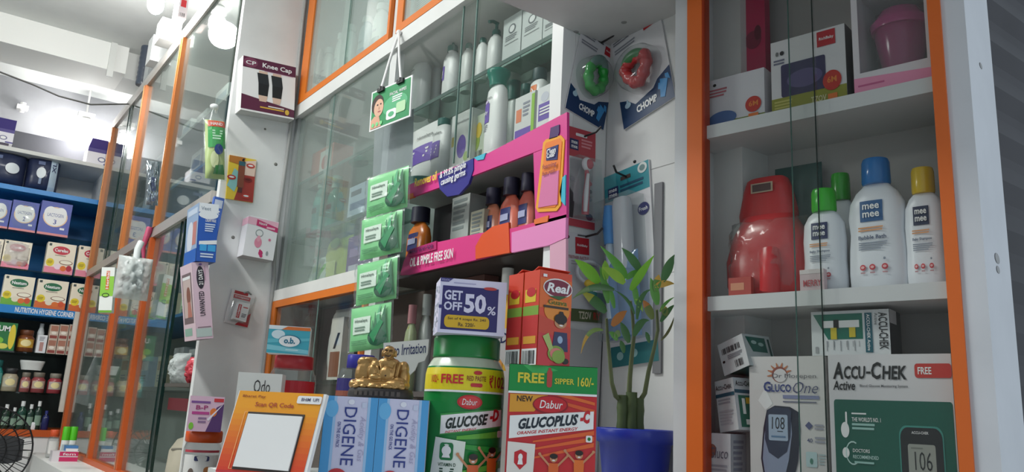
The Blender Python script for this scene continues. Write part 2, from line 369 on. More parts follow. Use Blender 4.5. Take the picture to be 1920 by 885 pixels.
def lacto(label, xl, xr, yt, yb, wrap):
    def dc(t, S, w, h, d):
        t.E(S, .5, .56, .40, .30, M('e9c6a0')); t.E(S, .5, .56, .36, .27, W0, 2); t.E(S, .32, .66, .2, .2, W0, 2); t.E(S, .66, .66, .2, .2, W0, 2)
        t.T(S, .24, .56, .76, .66, 'LACTOGEN', M('3b4b94'), 3, 0.); t.T(S, .46, .34, .56, .48, '3' if not wrap else '2', M('3b4b94'))
        t.R(S, 0, 0, 1, .07, M('d98a8a')); t.R(S, .7, .2, .85, .26, W0)
    o = carton('milk_powder_carton', label, 'carton', bk(xl, xr, yt, yb, Z2), .09, '5560ae', dc, 'blue milk powder cartons')
    if wrap:
        m, w, h = bk(xl, xr, yt, yb, Z2); t = MB(); t.pillow(w * 1.06, h * 1.05, .11, FILM, puff=.25, wob=.006, seed=int(xl)); q = t.build('wrapper', o); q.location = (0, -.014, 0)
lacto('blue milk powder carton without wrapping, rightmost of its row', 74, 132, 379, 441, False)
lacto('blue milk powder carton in clear film, second from the right', 20, 70, 377, 437, True)
lacto('blue milk powder carton in clear film at the left picture edge', -36, 18, 371, 430, True)
def cereal(label, xl, xr, yt, yb, z, kind, wrap=False):
    def dc(t, S, w, h, d):
        nest = kind != 'c'
        ov = M('1f6b45') if nest else M('c63245'); t.R(S, 0, 0, 1, .2 if not nest else .25, M({'c': 'e88ba0', 'g': '6fae3c', 'o': 'd8672f'}[kind]))
        t.E(S, .5, .76, .30, .14, ov); t.T(S, .26, .71, .74, .82, 'Nestum' if nest else 'Cerelac', W0, 3, .03)
        t.Ln(S, .3, .56, .7, .6, 1, M('8a7a6a'))
        t.E(S, .17, .34, .14, .13, M('e8cf2e')); t.Ln(S, .08, .29, .26, .39, 3, M('a88f1c'), 3)
        t.E(S, .72, .38, .24, .08, M('8a5a44')); t.E(S, .72, .385, .21, .06, M('f4ecd8'), 2)
        t.E(S, .45, .22, .12, .09, M('f1d9e4' if not nest else 'e9dcc4'), 2); t.E(S, .65, .18, .11, .09, M('e0702c'), 3); t.E(S, .85, .2, .1, .1, M('b5243c' if not nest else 'd2502a'), 2)
        t.R(S, .05, .88, .14, .96, M('3f4a48'))
    o = carton('baby_cereal_carton', label, 'carton', bk(xl, xr, yt, yb, z), .07, 'efe4cf', dc, 'baby cereal cartons')
    if wrap:
        m, w, h = bk(xl, xr, yt, yb, z); t = MB(); t.pillow(w * 1.06, h * 1.05, .09, GL('milky_film', 'f4f4f4', 1.4, .15, .35, 'f2eeee'), puff=.25, wob=.005, seed=3); q = t.build('wrapper', o); q.location = (0, -.012, 0)
cereal('baby cereal carton with red oval in shiny film', 5, 57, 452, 504, Z3, 'c', True)
cereal('baby cereal carton with red oval in film at the left picture edge', -40, 3, 446, 500, Z3, 'c', True)
cereal('pink-based baby cereal carton with red oval, unwrapped, beside the blue gap', 86, 140, 456, 511, Z3, 'c')
cereal('pink-based baby cereal carton with red oval, next to the cabinet post', 145, 199, 463, 516, Z3, 'c')
cereal('green-based baby cereal carton with green oval', 4, 62, 517, 578, Z4t, 'g')
cereal('orange-based baby cereal carton with whole green oval in view', 67, 125, 525, 586, Z4t, 'o')
cereal('orange-based baby cereal carton partly behind the cabinet post', 131, 188, 533, 590, Z4t, 'o')
def um(t, S, w, h, d):
    t.T(S, .3, .68, .74, .88, 'UM', W0, bold=.03); t.E(S, .85, .5, .13, .45, M('e0c83a')); t.E(S, .35, .35, .2, .12, M('7fbf3c')); t.E(S, .55, .15, .2, .1, M('d6d05a'), 2)
carton('malt_drink_carton', 'green carton with yellow crescent at the left edge, third shelf from the bottom', 'carton', bk(-20, 30, 604, 656, Z5), .09, '23713c', um)
JP = [(0, .85), (.03, 1), (.62, 1), (.72, .8), (.76, .72)]; JC = [(.76, .74), (.77, .8), (.98, .8), (1, .74)]
def jar(label, xl, xr, yt, yb, z, col, capc, lab, txt=None, dy=.03, group='jars on the far shelves'):
    def dc(t, S): t.R(S, .08, .2, .92, .58, M(lab), 1, 12, 1); t.E(S, .5, .40, .3, .15, M('e9d9a0'), 2); (txt and t.T(S, .28, .36, .72, .45, txt, RED))
    return bottle('jar', label, 'jar', bk(xl, xr, yt, yb, z, dy), 1., M(col, .2), M(capc), JP, JC, dc, group)
jar('brown jar with yellow round label beside the green carton', 31, 65, 618, 659, Z5, '7a4325', '6b3a20', 'c99a2e')
def sm(t, S, w, h, d): t.R(S, .3, .1, .7, .6, M('b98a84')); t.Ln(S, .2, .65, .8, .9, 4, M('8a8a90'))
carton('carton', 'narrow white carton standing between the brown jar and the brown cartons', 'carton', bk(69, 87, 628, 662, Z5), .05, 'dfe0e4', sm)
bottle('medicine_bottle', 'small white bottle standing behind the narrow white carton', 'bottle', bk(68, 82, 606, 660, Z5, .09), 1., M('cfd3d4', .3), M('b8bcbe'), [(0, .9), (.03, 1), (.7, 1), (.85, .6)], [(.85, .6), (1, .6)])
def br(t, S, w, h, d): t.R(S, .08, .55, .92, .92, M('a8705c')); t.R(S, .08, .05, .92, .25, M('8c3f38'), 1); t.E(S, .5, .42, .3, .1, M('ece2d6'), 2)
for i, (xl, q) in enumerate(((91, 'leftmost'), (109, 'middle'), (127, 'rightmost'))):
    for tier in (0, 1):
        m, w, h = bk(xl, xl + 16.5, 608, 664, Z5); h2 = h / 2 - .001; m = m @ Matrix.Translation((0, 0, tier * h / 2))
        carton('carton', f'{q} brown and white carton in the {("lower", "upper")[tier]} layer by the white side board', 'carton', (m, w, h2), .06, 'c9b6a6', br, 'brown and white cartons in two layers')
jar('jar with dark lid and yellow foot, second shelf from the bottom', 2, 34, 690, 737, Z6, 'b0a48c', '26282a', 'b9b3a0')
jar('teal jar cut by the left picture edge', -24, 5, 674, 734, Z6, '2f8f8a', '1f5f5c', '5fb0a8')
jar('left red-footed jar below the white tub', 37, 57, 698, 738, Z6, 'a05a5a', '7c7468', 'b89a94')
jar('wider red-footed jar below the white tub', 57, 85, 698, 739, Z6, '96484c', '7c7468', 'b8a494')
jar('red-footed jar next to the white side board', 88, 116, 700, 741, Z6, 'a04048', '8a8478', 'b8a8a4')
mb = MB(); m, w, h = bk(38, 84, 681, 698, Z6 + .118, .03); mb.loft([(0, w * .42, w * .3), (.035, w / 2, w * .34), (.04, w * .52, w * .36), (.05, w * .52, w * .36)], M('d8dad8'), 2.6); tag(mb.build('plastic_tub', None, m @ Matrix.Translation((0, .05, 0))), 'white plastic tub standing on the red-footed jars', 'tub')
BPf = [(0, .9), (.03, 1), (.6, 1), (.72, .8), (.78, .4), (.82, .4)]; BCf = [(.82, .45), (1, .45)]
for i, (xc, bw, yt, col) in enumerate(((10, 17, 758, '1f3a2c'), (25, 14, 764, '20342c'), (40, 18, 752, '1c4638'), (56, 15, 758, '203a30'), (71, 15, 752, '20362e'))):
    def dc(t, S): t.R(S, .1, .15, .9, .5, M('7f9a88' if 1 else 0), 1, 8, 1)
    q = ('leftmost', 'second', 'third', 'fourth', 'fifth')[i]
    bottle('syrup_bottle', f'dark green bottle with white cap on the lowest shelf, {q} from the left', 'bottle', bk(xc - bw / 2, xc + bw / 2, yt, 806, Z7, .03), 1., M(col, .15), M('e4e6e6'), BPf, BCf, dc, 'dark bottles on the lowest shelf')
bottle('syrup_bottle', 'dark blue bottle on the lowest shelf beside the white roll', 'bottle', bk(78, 92, 770, 808, Z7, .02), 1., M('22285c', .2), M('2c347a'), BPf, BCf)
mb = MB(); m, w, h = bk(50, 79, 792, 808, Z7, -.0); mb.loft([(0, w * .48, w * .4), (h * .2, w * .5, w * .42), (h * .9, w * .5, w * .42), (h, w * .45, w * .38)], M('dfe2e6')); tag(mb.build('cotton_roll', None, m @ Matrix.Translation((0, .06, 0))), 'squat white cotton roll in front of the dark bottles', 'cotton roll')
# ================================================================ glass-fronted cabinet running to the back (plane x = .70)
PX = .70
gc = thing('glass_cabinet', 'tall cabinet with orange posts and sliding glass panes running to the back', 'cabinet', pose(0, 0, 0, 0))
ZA, ZM, ZB = .80, 1.75, 2.63
RAIL = M('b5aea6', .35, .2)
MB().box(.53, 1.11, 2.65, 4.74, .0, ZA, M('e6e6e3', .45)).build('base', gc)
MB().box(1.095, 1.11, 2.65, 4.97, ZA, ZB, M('b4bdb9', .6)).build('back_panel', gc)
MB().box(PX, 1.11, 4.97, 4.985, .0, ZB + .03, M('c7c9c4')).build('end_panel', gc)
MB().box(PX - .01, 1.11, 2.635, 4.985, ZB, ZB + .03, M('c2c0bc', .45)).build('top_board', gc)
MB().box(PX - .015, PX + .02, 2.635, 4.97, ZM - .02, ZM + .02, RAIL).build('middle_rail', gc)
MB().box(PX - .02, PX + .025, 2.96, 4.97, ZA, ZA + .022, OR2).build('bottom_rail', gc)
MB().box(PX - .012, PX + .012, 2.635, 4.97, ZB - .03, ZB, RAIL).build('top_rail', gc)
for z, c in ((2.25, M('9aa29f')), (2.02, M('3f86b4', .4)), (1.42, M('2f6f9c', .4)), (1.14, M('6a7370'))): MB().box(PX + .09, 1.095, 2.66, 4.97, z - .012, z, c).build('shelf', gc)
for y in (4.93, 4.11, 3.42):
    mb = MB(); mb.box(PX - .018, PX + .018, y - .024, y + .024, ZM + .02, ZB - .03, M('b5682f', .4)); mb.box(PX - .021, PX - .018, y - .006, y + .006, ZM + .02, ZB - .03, M('c89058', .3, .3)); mb.build('upper_post', gc)  # upper orange muted towards copper, the light on these posts put into the colour
for y in (4.93, 4.06, 3.45):
    mb = MB(); mb.box(PX - .018, PX + .018, y - .026, y + .026, ZA + .022, ZM - .02, OR2); mb.box(PX - .021, PX - .018, y - .006, y + .006, ZA + .022, ZM - .02, M('b07a58', .3, .3)); mb.build('lower_post', gc)
for y0, y1, dx in ((4.13, 4.91, 0), (3.44, 4.09, .0), (2.66, 3.40, 0), (4.44, 4.46, -.006)):
    MB().box(PX + dx - .002, PX + dx + .002, y0, y1, ZM + .02, ZB - .03, GLASSR).build('upper_pane', gc)
for y0, y1, dx in ((4.09, 4.90, 0), (3.48, 4.03, 0), (2.97, 3.42, 0)):
    MB().box(PX + dx - .002, PX + dx + .002, y0, y1, ZA + .02, ZM - .02, GLASSR).build('lower_pane', gc)
GE = M('0f2b26', .15)
for y in (4.45, 4.50): MB().box(PX - .008, PX - .003, y - .003, y + .003, ZM + .02, ZB - .03, GE).build('pane_edge', gc)
for y in (2.965, 3.02): MB().box(PX - .006, PX + .004, y - .004, y + .004, ZA + .02, ZM - .02, GE).build('pane_edge', gc)
# on top of it
def top_at(px, py): p = atz(px, py, ZB + .03); return p
for i, (px, py, wd, hh, col, lab) in enumerate(((275, 131, .07, .13, '39414e', 'dark ribbed can standing on the glass cabinet by the beam'), )):
    p = top_at(px, py); y = 4.25; q = Pl(0, (0, y, 0)); m, w, h = fit(q, 264, 287, 84, 131, ZB + .03)
    t = MB(); n = 8
    t.lathe([(h * k / 24, w / 2 * (1 if k % 3 else .94)) for k in range(25)], M(col, .35)); tag(t.build('can', None, m @ Matrix.Translation((0, w / 2, 0))), lab, 'can')
for (xl, xr, yt, yb, y, col, lab) in ((303, 340, 36, 66, 3.62, 'd8dad9', 'white carton on the glass cabinet, nearest the glowing bulb'), (287, 325, 69, 92, 3.9, 'cfd2d2', 'white carton on the glass cabinet, middle of the stepped row'),
                                      (282, 310, 103, 118, 4.12, 'bfc3c4', 'low grey-white carton on the glass cabinet next to the ribbed can'), (336, 352, -12, 34, 3.35, 'cfc5c8', 'white carton with red patches above the near bulb')):
    def dc(t, S, w, h, d, r=(y == 3.35)):
        t.R(S, .0, .93, 1, 1, M('9aa0a4'));
        if r: t.R(S, .2, .45, .8, .75, RED); t.bars(S, .2, .05, .8, .2, 6, K)
    fr = fit(Pl(-90, (.80, 0, 0)), xl, xr, yt, yb, ZB + .03) if 0 else fit(BY(y), xl, xr, yt, yb, ZB + .03)
    carton('carton', lab, 'carton', fr, .10, col, dc)
# goods behind the glass
rnd = random.Random(11); names = ['white', 'pale blue', 'pale green', 'cream', 'grey']; cols = ['d5d8d8', '9fb8d6', 'a9c4a2', 'd8d0b4', 'a4a8aa']
places = [(2.25, 'top'), (2.02, 'second'), (1.42, 'third'), (1.14, 'fourth')]
for z, nm in places:
    y = 4.75; i = 0
    while y > 2.75:
        wd = rnd.uniform(.14, .2); h = rnd.uniform(.09, .17); c = rnd.randrange(5)
        def dc(t, S, w, h_, d, c=c): t.R(S, .1, .55, .9, .85, M(['8aa0b0', 'e6ebf0', 'e6efe0', 'b98a5a', '6c7276'][c])); t.Ln(S, .15, .15, .8, .4, 3, M('7f8688'))
        m = pose(.86, y, z, -90)
        carton('medicine_carton', f'{names[c]} carton behind the sliding glass, {nm} shelf, {("first", "second", "third", "fourth", "fifth", "sixth", "seventh", "eighth", "ninth", "tenth", "eleventh")[i]} from the far end', 'carton', (m, wd, h), .15, cols[c], dc, 'cartons behind the sliding glass')
        y -= wd + rnd.uniform(.06, .16); i += 1
# hung before the glass
def bagmesh(t, w, h, d, mat, seed, wob): return t.pillow(w, h, d, mat, 16, 16, .6, 0, wob, seed)
p = Pl(-90, (PX - .12, 0, 0)); m, w, h = fit(BY(3.12), 222, 288, 478, 560)
t = MB(); bagmesh(t, w, h, .10, GL('milk_bag', 'f2f4f2', 1.35, .2, .62, 'dfe5e2'), 4, .020)
t.tube([(0, .05, h - .01), (.0, .05, h + .03), (.01, .06, h + .06)], .012, M('e2e6e4')); tag(t.build('plastic_bag', None, m), 'crumpled white plastic bag hanging from the middle rail', 'bag')
m, w, h = fit(BY(2.85), 281, 305, 300, 384)
t = MB(); bagmesh(t, w, h, .04, M('a9b2b8', .15, .85), 9, .01); t.R(sfront(w, h, .0), .3, .3, .7, .6, M('3c4560'), 8); tag(t.build('foil_pouch', None, m @ Matrix.Rotation(math.radians(-6), 4, 'Y')), 'crinkled silver foil pouch hanging at the upper orange post', 'pouch')
def gw(t, S, w, h, d):
    t.R(S, 0, .36, 1, .80, M('8cc63f')); t.R(S, 0, 0, 1, .05, M('6faa2c')); t.R(S, .4, .5, .65, .92, M('d8642c'), 2); t.T(S, .42, .52, .62, .90, 'Herbal', W0, rot=90)
    t.E(S, .45, .38, .28, .05, M('22301c'), 2); t.E(S, .45, .38, .22, .03, M('8cc63f'), 3)
fr = fit4(Pl(-25, at(200, 545, 3.3)), (184, 586), (209, 586), (191, 501)); carton('toothpaste_carton', 'slim green and white carton hanging upright at the end of the middle rail', 'carton', fr, .035, 'e8ebe6', gw)
m, w, h = fit(BY(4.35), 152, 190, 588, 760); t = MB(); bagmesh(t, w, h, .02, FILM, 6, .008); tag(t.build('plastic_sheet', None, m @ Matrix.Rotation(math.radians(14), 4, 'Y')), 'clear plastic sheet hanging before the lower panes', 'plastic sheet')
t = MB(); p0, p1 = V((PX - .025, 3.44, ZM + .02)), V((PX - .025, 3.46, ZM - .13)); t.tube([p0 + V((0, .03, 0)), p0, p0 * .5 + p1 * .5 + V((-.01, .02, 0)), p1], [.010, .014, .010, .004], M('b8486a', .5)); tag(t.build('ribbon', None), 'dull pink ribbon tied at the middle rail beside the white bag', 'ribbon')
# open bay next to the pillar
MB().box(PX + .0, 1.09, 2.645, 2.955, 1.136, 1.148, M('5a5550')).build('bay_shelf', gc)
MB().box(PX + .02, PX + .03, 2.645, 2.955, 1.06, 1.10, M('6d2a30')).build('bay_rail', gc)
m, w, h = fit(Pl(-60, at(352, 685, 2.62)), 338, 372, 668, 728, 1.148); t = MB(); bagmesh(t, w, h, .07, M('c8414e', .3), 12, .012); tag(t.build('cloth_bundle', None, m), 'red bundle on the low shelf beside the pillar', 'bundle')
m, w, h = fit(Pl(-60, at(322, 690, 2.72)), 308, 338, 660, 730, 1.148); t = MB(); bagmesh(t, w, h, .08, GL('milk_bag', '', 1), 22, .012); tag(t.build('plastic_bag', None, m), 'small clear bag on the low shelf left of the red bundle', 'bag')
t = MB(); zt = at(340, 815, 2.65).z
t.loft([(ZA, .075, .07), (ZA + .03, .09, .085), (zt - .05, .085, .08), (zt - .015, .065, .06), (zt, .03, .03)], M('b3ab98', .6, 0, .15), 2.6); t.tube([(-.086, -.02, zt - .045), (-.05, -.075, zt - .04), (.05, -.075, zt - .04), (.086, -.02, zt - .045)], .004, M('6f6a5e'))
tag(t.build('cloth_sack', None, Matrix.Translation((.80, 2.82, 0))), 'beige rounded sack at the foot of the pillar beside the glass', 'sack')
# things on the ledge
LX = .615
def ledge(px, y): r = ray(px, 850); return r.x / r.y * y
def lz(y, xl, xr, yt): return fit(BY(y), xl, xr, yt, 850, ZA)
bottle('jar', 'small clear jar with orange lid on the ledge, beside the green-capped cans', 'jar', lz(4.36, 89, 112, 806), 1., PLAST, M('d8532a'), JP, JC, lambda t, S: t.R(S, .1, .15, .9, .6, M('d8d4d0'), 1, 10, 1))
for xl, q in ((115, 'left'), (129, 'right')):
    bottle('spray_can', f'{q} of the two white cans with bright green caps on the ledge', 'can', lz(4.30, xl, xl + 14.5, 800), 1., M('dfe2e0', .25), M('55c022', .3), [(0, .95), (.02, 1), (.55, 1), (.58, .95)], [(.58, 1.02), (.97, 1), (1, .9)], lambda t, S: t.R(S, .1, .2, .9, .45, M('a9b4b8'), 1, 10, 1), 'green-capped spray cans')
def pk(t, S, w, h, d): t.R(S, .28, .55, 1, .95, M('c42a60')); t.R(S, .28, .05, 1, .45, M('c42a60')); t.T(S, .4, .62, .9, .85, 'fem', W0)
carton('carton', 'low pink-striped carton lying in front of the green-capped cans', 'carton', fit(BY(4.12), 97, 146, 846, 868, ZA), .07, 'd8d2d6', pk)
carton('carton', 'small blue and white carton on top of the pink-striped carton', 'carton', (lambda f: (f[0] @ Matrix.Translation((0, .005, 0)), f[1], f[2]))(fit(BY(4.12), 124, 147, 836, 846, fit(BY(4.12), 97, 146, 846, 868, ZA)[2] + ZA)), .06, '4a7fb8', lambda t, S, w, h, d: t.R(S, 0, 0, 1, .5, W0))
# ---------------------------------------------------------------- pedestal fan
fx = thing('pedestal_fan', 'black wire table fan cut by the lower left picture corner', 'fan', Matrix.Translation((.325, 4.62, .82)))
t = MB(); Rf = .20
for r_ in (Rf, Rf * .72, Rf * .45): t.tube([(r_ * math.cos(a), -.05 - .03 * (1 - r_ / Rf), r_ * math.sin(a)) for a in [2 * PI * i / 40 for i in range(40)]], .003, K, 6, True)
for i in range(36):
    a = 2 * PI * i / 36; t.tube([(.04 * math.cos(a), -.09, .04 * math.sin(a)), (.12 * math.cos(a), -.08, .12 * math.sin(a)), (Rf * math.cos(a), -.05, Rf * math.sin(a))], .0017, K, 5)
t.loft([(0, .045, .045), (.012, .04, .04)], K); t.build('front_cage', fx)
t = MB(); t.tube([(Rf * math.cos(a), -.045, Rf * math.sin(a)) for a in [2 * PI * i / 40 for i in range(40)]], .004, K, 6, True)
for i in range(30): a = 2 * PI * i / 30; t.tube([(Rf * math.cos(a), -.045, Rf * math.sin(a)), (.1 * math.cos(a), .05, .1 * math.sin(a)), (.03 * math.cos(a), .06, .03 * math.sin(a))], .0017, K, 5)
t.build('rear_cage', fx)
for i in range(3):
    t = MB(); a0 = 2 * PI * i / 3; R = []
    for k in range(7):
        r_ = .03 + .14 * k / 6; wd = .035 + .05 * math.sin(PI * k / 7); R.append((r_, wd))
    for sgn in (0, .003):
        vs = [V((r_ * math.cos(a0 + s * wd / r_ * .8), -.02 + s * .02 + sgn, r_ * math.sin(a0 + s * wd / r_ * .8))) for r_, wd in R for s in (-1, 1)]
        t.add(vs, [(2 * k, 2 * k + 1, 2 * k + 3, 2 * k + 2) for k in range(6)], M('2a2c30', .3), True)
    t.build('blade', fx)
t = MB(); t.rings([[(r_ * math.cos(2 * PI * j / 20), y, r_ * math.sin(2 * PI * j / 20)) for j in range(20)] for y, r_ in ((.0, .015), (.03, .03), (.06, .035), (.11, .032), (.14, .012))], M('24262a')); t.build('motor', fx)
t = MB(); t.tube([(0, .10, -.05), (0, .10, -.78)], .014, K); t.build('pole', fx)
t = MB(); t.lathe([(-.82, .17), (-.80, .17), (-.77, .03)], M('202226'), 28, 0, .10); t.build('base', fx)
# ================================================================ shelf wall on the right (front plane x = .93)
SX = .93
su = thing('shelf_wall', 'white built-in wall unit with glass shelves and orange-framed cupboards', 'shelf unit', pose(0, 0, 0, 0))
GW = M('9ea4a2', .6, 0, .05)
MB().box(1.09, 1.115, 1.165, 2.598, .60, 2.90, GW).build('back_panel', su)
MB().box(SX + .0205, 1.038, 1.13, 1.15, .0, 1.851, WHITE).build('end_panel', su)
MB().box(SX - .012, SX + .02, 1.13, 1.165, .98, 2.07, M('e2e2e0')).build('front_post', su)
MB().box(SX - .015, 1.09, 1.165, 2.598, 2.068, 2.112, M('dededb', .5, 0, .05)).build('beam', su)
MB().box(SX - .004, SX + .02, 1.865, 1.902, .62, 2.9, M('d6d7d5')).build('mullion', su)
MB().box(SX - .015, 1.09, 1.902, 2.598, 1.427, 1.463, M('d8d8d3', .5, 0, .06)).build('rail', su)
MB().box(SX - .006, SX + .02, 2.572, 2.598, 1.463, 2.068, M('a9adac', .35, .4)).build('side_channel', su)
MB().box(SX - .012, 1.09, 1.902, 2.598, .80, .86, M('d8d8d3')).build('plinth', su)
MB().box(SX + .02, 1.09, 1.165, 1.865, 1.645, 1.66, M('c9cfcc')).build('shelf', su)
MB().box(SX + .056, 1.09, 1.165, 1.865, 1.898, 1.906, SHELFGLASS).build('glass_shelf', su)
MB().box(SX + .0535, SX + .056, 1.165, 1.865, 1.897, 1.907, M('4c6660', .3)).build('shelf_edge', su)
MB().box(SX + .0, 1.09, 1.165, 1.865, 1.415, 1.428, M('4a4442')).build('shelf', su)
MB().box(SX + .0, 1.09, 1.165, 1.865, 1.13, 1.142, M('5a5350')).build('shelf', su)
for z in (1.835, 1.640):
    MB().box(SX + .02, 1.09, 1.902, 2.598, z - .008, z, SHELFGLASS).build('glass_shelf', su)
    MB().box(SX + .0175, SX + .02, 1.902, 2.57, z - .009, z + .001, M('4c6660', .3)).build('shelf_edge', su)
MB().box(SX + .02, 1.09, 1.902, 2.598, 1.16, 1.172, SHELFGLASS).build('glass_shelf', su)
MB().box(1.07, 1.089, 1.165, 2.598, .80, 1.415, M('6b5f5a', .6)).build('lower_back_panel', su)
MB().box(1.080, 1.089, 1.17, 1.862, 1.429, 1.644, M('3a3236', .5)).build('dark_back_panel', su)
for y0, y1, z0, z1, dx in ((2.28, 2.57, 1.465, 2.066, .004), (1.905, 2.31, 1.465, 2.066, -.002)): MB().box(SX + dx, SX + dx + .004, y0, y1, z0, z1, GLASS_REFL).build('pane', su)
for y0, y1, dx in ((1.47, 1.863, .004), (1.168, 1.53, -.002)): MB().box(SX + dx, SX + dx + .004, y0, y1, 1.663, 2.066, GLASS).build('pane', su)
for y in (1.47, 1.53, 2.28): MB().box(SX - .003, SX + .001, y - .0015, y + .0015, 1.665 if y < 2 else 1.465, 2.066, M('6f8a82', .2)).build('pane_edge', su)
# cupboards with orange frames
def cupboard(label, y0, y1, z0, z1, st, gl, name='wall_cupboard'):
    t = thing(name, label, 'cupboard', pose(0, 0, 0, 0)); X0 = SX - .016; X1 = SX + .006
    MB().box(X0, X1, y1 - st[0], y1, z0, z1, OR).build('stile', t); MB().box(X0, X1, y0, y0 + st[1], z0, z1, OR).build('stile', t)
    MB().box(X0, X1, y0 + st[1], y1 - st[0], z0, z0 + .022, OR).build('bottom_rail', t); MB().box(X0, X1, y0 + st[1], y1 - st[0], z1 - .022, z1, OR).build('top_rail', t)
    ym = (y0 + y1) / 2
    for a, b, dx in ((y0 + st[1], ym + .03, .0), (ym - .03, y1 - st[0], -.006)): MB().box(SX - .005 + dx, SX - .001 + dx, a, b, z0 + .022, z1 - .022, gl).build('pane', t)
    MB().box(SX - .012, SX - .010, ym - .031, ym - .028, z0 + .022, z1 - .022, M('6f8a82', .2)).build('pane_edge', t)
    return t
cupboard('upper orange-framed glass cupboard beside the white pillar', 1.905, 2.57, 2.113, 2.89, (.06, .012), GLASS_WASH)
cupboard('upper orange-framed glass cupboard cut by the top picture edge', 1.17, 1.862, 2.113, 2.89, (.035, .03), GLASS_WASH)
cupboard('low dark orange-framed cupboard beside the pillar, behind the jars', 1.905, 2.59, .862, 1.426, (.03, .012), GLASS)
mb = MB(); mb.tube([(SX - .02, 2.592, 2.9), (SX - .022, 2.596, 2.45), (SX - .02, 2.59, 2.2), (SX - .024, 2.594, 1.9), (SX - .03, 2.593, 1.65), (SX - .02, 2.594, 1.5), (SX - .02, 2.592, .95)], .006, M('a3a3a0', .5)); tag(mb.build('power_cable'), 'grey cable running down the corner between pillar and shelves', 'cable')
# ---------------------------------------------------------------- goods behind the upper glass
WB = M('e3e6e4', .35); TEAL = M('12685e', .35); PUR = '6a4fae'
LP = [(0, .9), (.02, 1), (.5, 1), (.74, .97), (.84, .72), (.87, .42), (.89, .4)]; LCp = [(.89, .5), (.97, .5), (1, .42)]
def lot(label, xl, xr, yt, yb, z, x=1.005, pump=True, dr=.62, txt=True, group='white lotion bottles behind the glass'):
    def dc(t, S):
        if txt: t.R(S, .04, .34, .42, .60, M(PUR), 1, 6, 1); t.T(S, .12, .70, .55, .74, 'Himalaya', M('5a5f60'), 3); t.Ln(S, .08, .38, .36, .52, 3, W0, 3)
    return bottle('lotion_bottle', label, 'bottle', fit(WX(x), xl, xr, yt, yb, z), dr, WB, TEAL, LP, LCp, dc, group, pump=pump)
T1 = 1.907
lot('wide white pump bottle with purple label, leftmost on the glass shelf', 771, 808, 92, 210, T1)
lot('slim plain white bottle half behind the leftmost pump bottle', 809, 827, 98, 195, T1, 1.06, False, .8, False)
lot('slim white pump bottle with purple label, middle of the glass shelf', 832, 862, 78, 182, T1, 1.0)
lot('plain white bottle behind the overlapping panes on the glass shelf', 866, 889, 75, 165, T1, 1.01, False, .8, False)
lot('shorter of two plain white bottles right of the overlapping panes', 893, 915, 65, 158, T1, 1.0, False, .8, False)
lot('taller plain white pump bottle left of the two grey-white cartons', 915, 943, 48, 150, T1, 1.005, True, .8, False)
def gc_(t, S, w, h, d): t.E(S, .5, .72, .2, .1, M('5b6468')); t.E(S, .5, .72, .14, .07, M('dfe3e2'), 2); t.R(S, .12, .42, .85, .44, M('6a7072')); t.Ln(S, .15, .48, .8, .6, 3, M('7d8486'))
for xl, xr, yt, yb, q in ((944, 975, 30, 125, 'leftmost'), (980, 1015, 12, 108, 'middle'), (1019, 1048, 18, 90, 'rightmost')):
    carton('lotion_carton', f'{q} of the tall grey-white cartons on the glass shelf', 'carton', fit(WX(1.005), xl, xr, yt, yb, T1), .06, 'c3cbc9', gc_, 'grey-white cartons on the glass shelf')
T2 = 1.661
def tube_(label, xl, xr, yt, yb, z, x):
    m, w, h = fit(WX(x), xl, xr, yt, yb, z); t = thing('cream_tube', label, 'tube', m @ Matrix.Translation((0, .025, 0)))
    b = MB(); pr = [(.14 * h, w * .30, .018), (.2 * h, w * .36, .022), (.6 * h, w * .45, .018), (.93 * h, w * .5, .006), (h, w * .5, .003)]; b.loft(pr, WB, 2.2)
    S = sloft(pr, 2.2, w / 2, h); b.R(S, .12, .38, .88, .66, M(PUR), 1, 10, 2); b.T(S, .3, .76, .8, .83, 'Himalaya', M('5a5f60'), 4); b.Ln(S, .2, .44, .78, .6, 3, W0, 3); b.build('body', t)
    c = MB(); c.lathe([(0, w * .30), (.14 * h, w * .30)], TEAL); c.build('cap', t)
tube_('white cream tube with purple label, leftmost on the lower shelf behind the glass', 757, 812, 232, 338, T2, .965)
PP = [(0, .88), (.03, .98), (.4, 1), (.75, .95), (.88, .7), (.9, .45)]; PCp = [(.9, .46), (1, .46)]
def pw(t, S): t.R(S, .05, .36, .75, .62, M(PUR), 1, 8, 2); t.T(S, .15, .72, .8, .77, 'Himalaya', M('5a5f60'), 3); t.Ln(S, .12, .42, .66, .56, 3, W0, 3)
bottle('lotion_bottle', 'white bottle with teal cap next to the white cream tube', 'bottle', fit(WX(.965), 811, 850, 215, 328, T2), .6, WB, TEAL, PP, PCp, pw)
def leafc(t, S, w, h, d): t.E(S, .55, .4, .22, .2, M(PUR)); t.R(S, .05, .45, .28, .62, M('b9b06a')); t.T(S, .2, .8, .85, .86, 'Himalaya', M('8a8f90')); t.E(S, .8, .2, .12, .08, M('a4c46a'))
carton('lotion_carton', 'white carton with purple disc beside the teal-capped bottle', 'carton', fit(WX(.96), 846, 882, 212, 318, T2), .05, 'd5dad7', leafc)
carton('lotion_carton', 'carton with yellow-green leaves left of the tall green-capped bottle', 'carton', fit(WX(.975), 881, 908, 218, 305, T2), .05, 'b9c4b0', lambda t, S, w, h, d: (t.E(S, .4, .5, .3, .2, M('8ea83a')), t.E(S, .6, .7, .2, .15, M('d2b83c'), 2), t.bars(S, .1, .1, .9, .3, 7, M('3a4a3a'))))
TP = [(0, .85), (.015, .95), (.2, 1), (.6, .98), (.76, .85), (.80, .62), (.81, .6)]; TCp = [(.81, .62), (.87, .64), (.93, .78), (.96, .85), (.985, .85), (1, .7)]
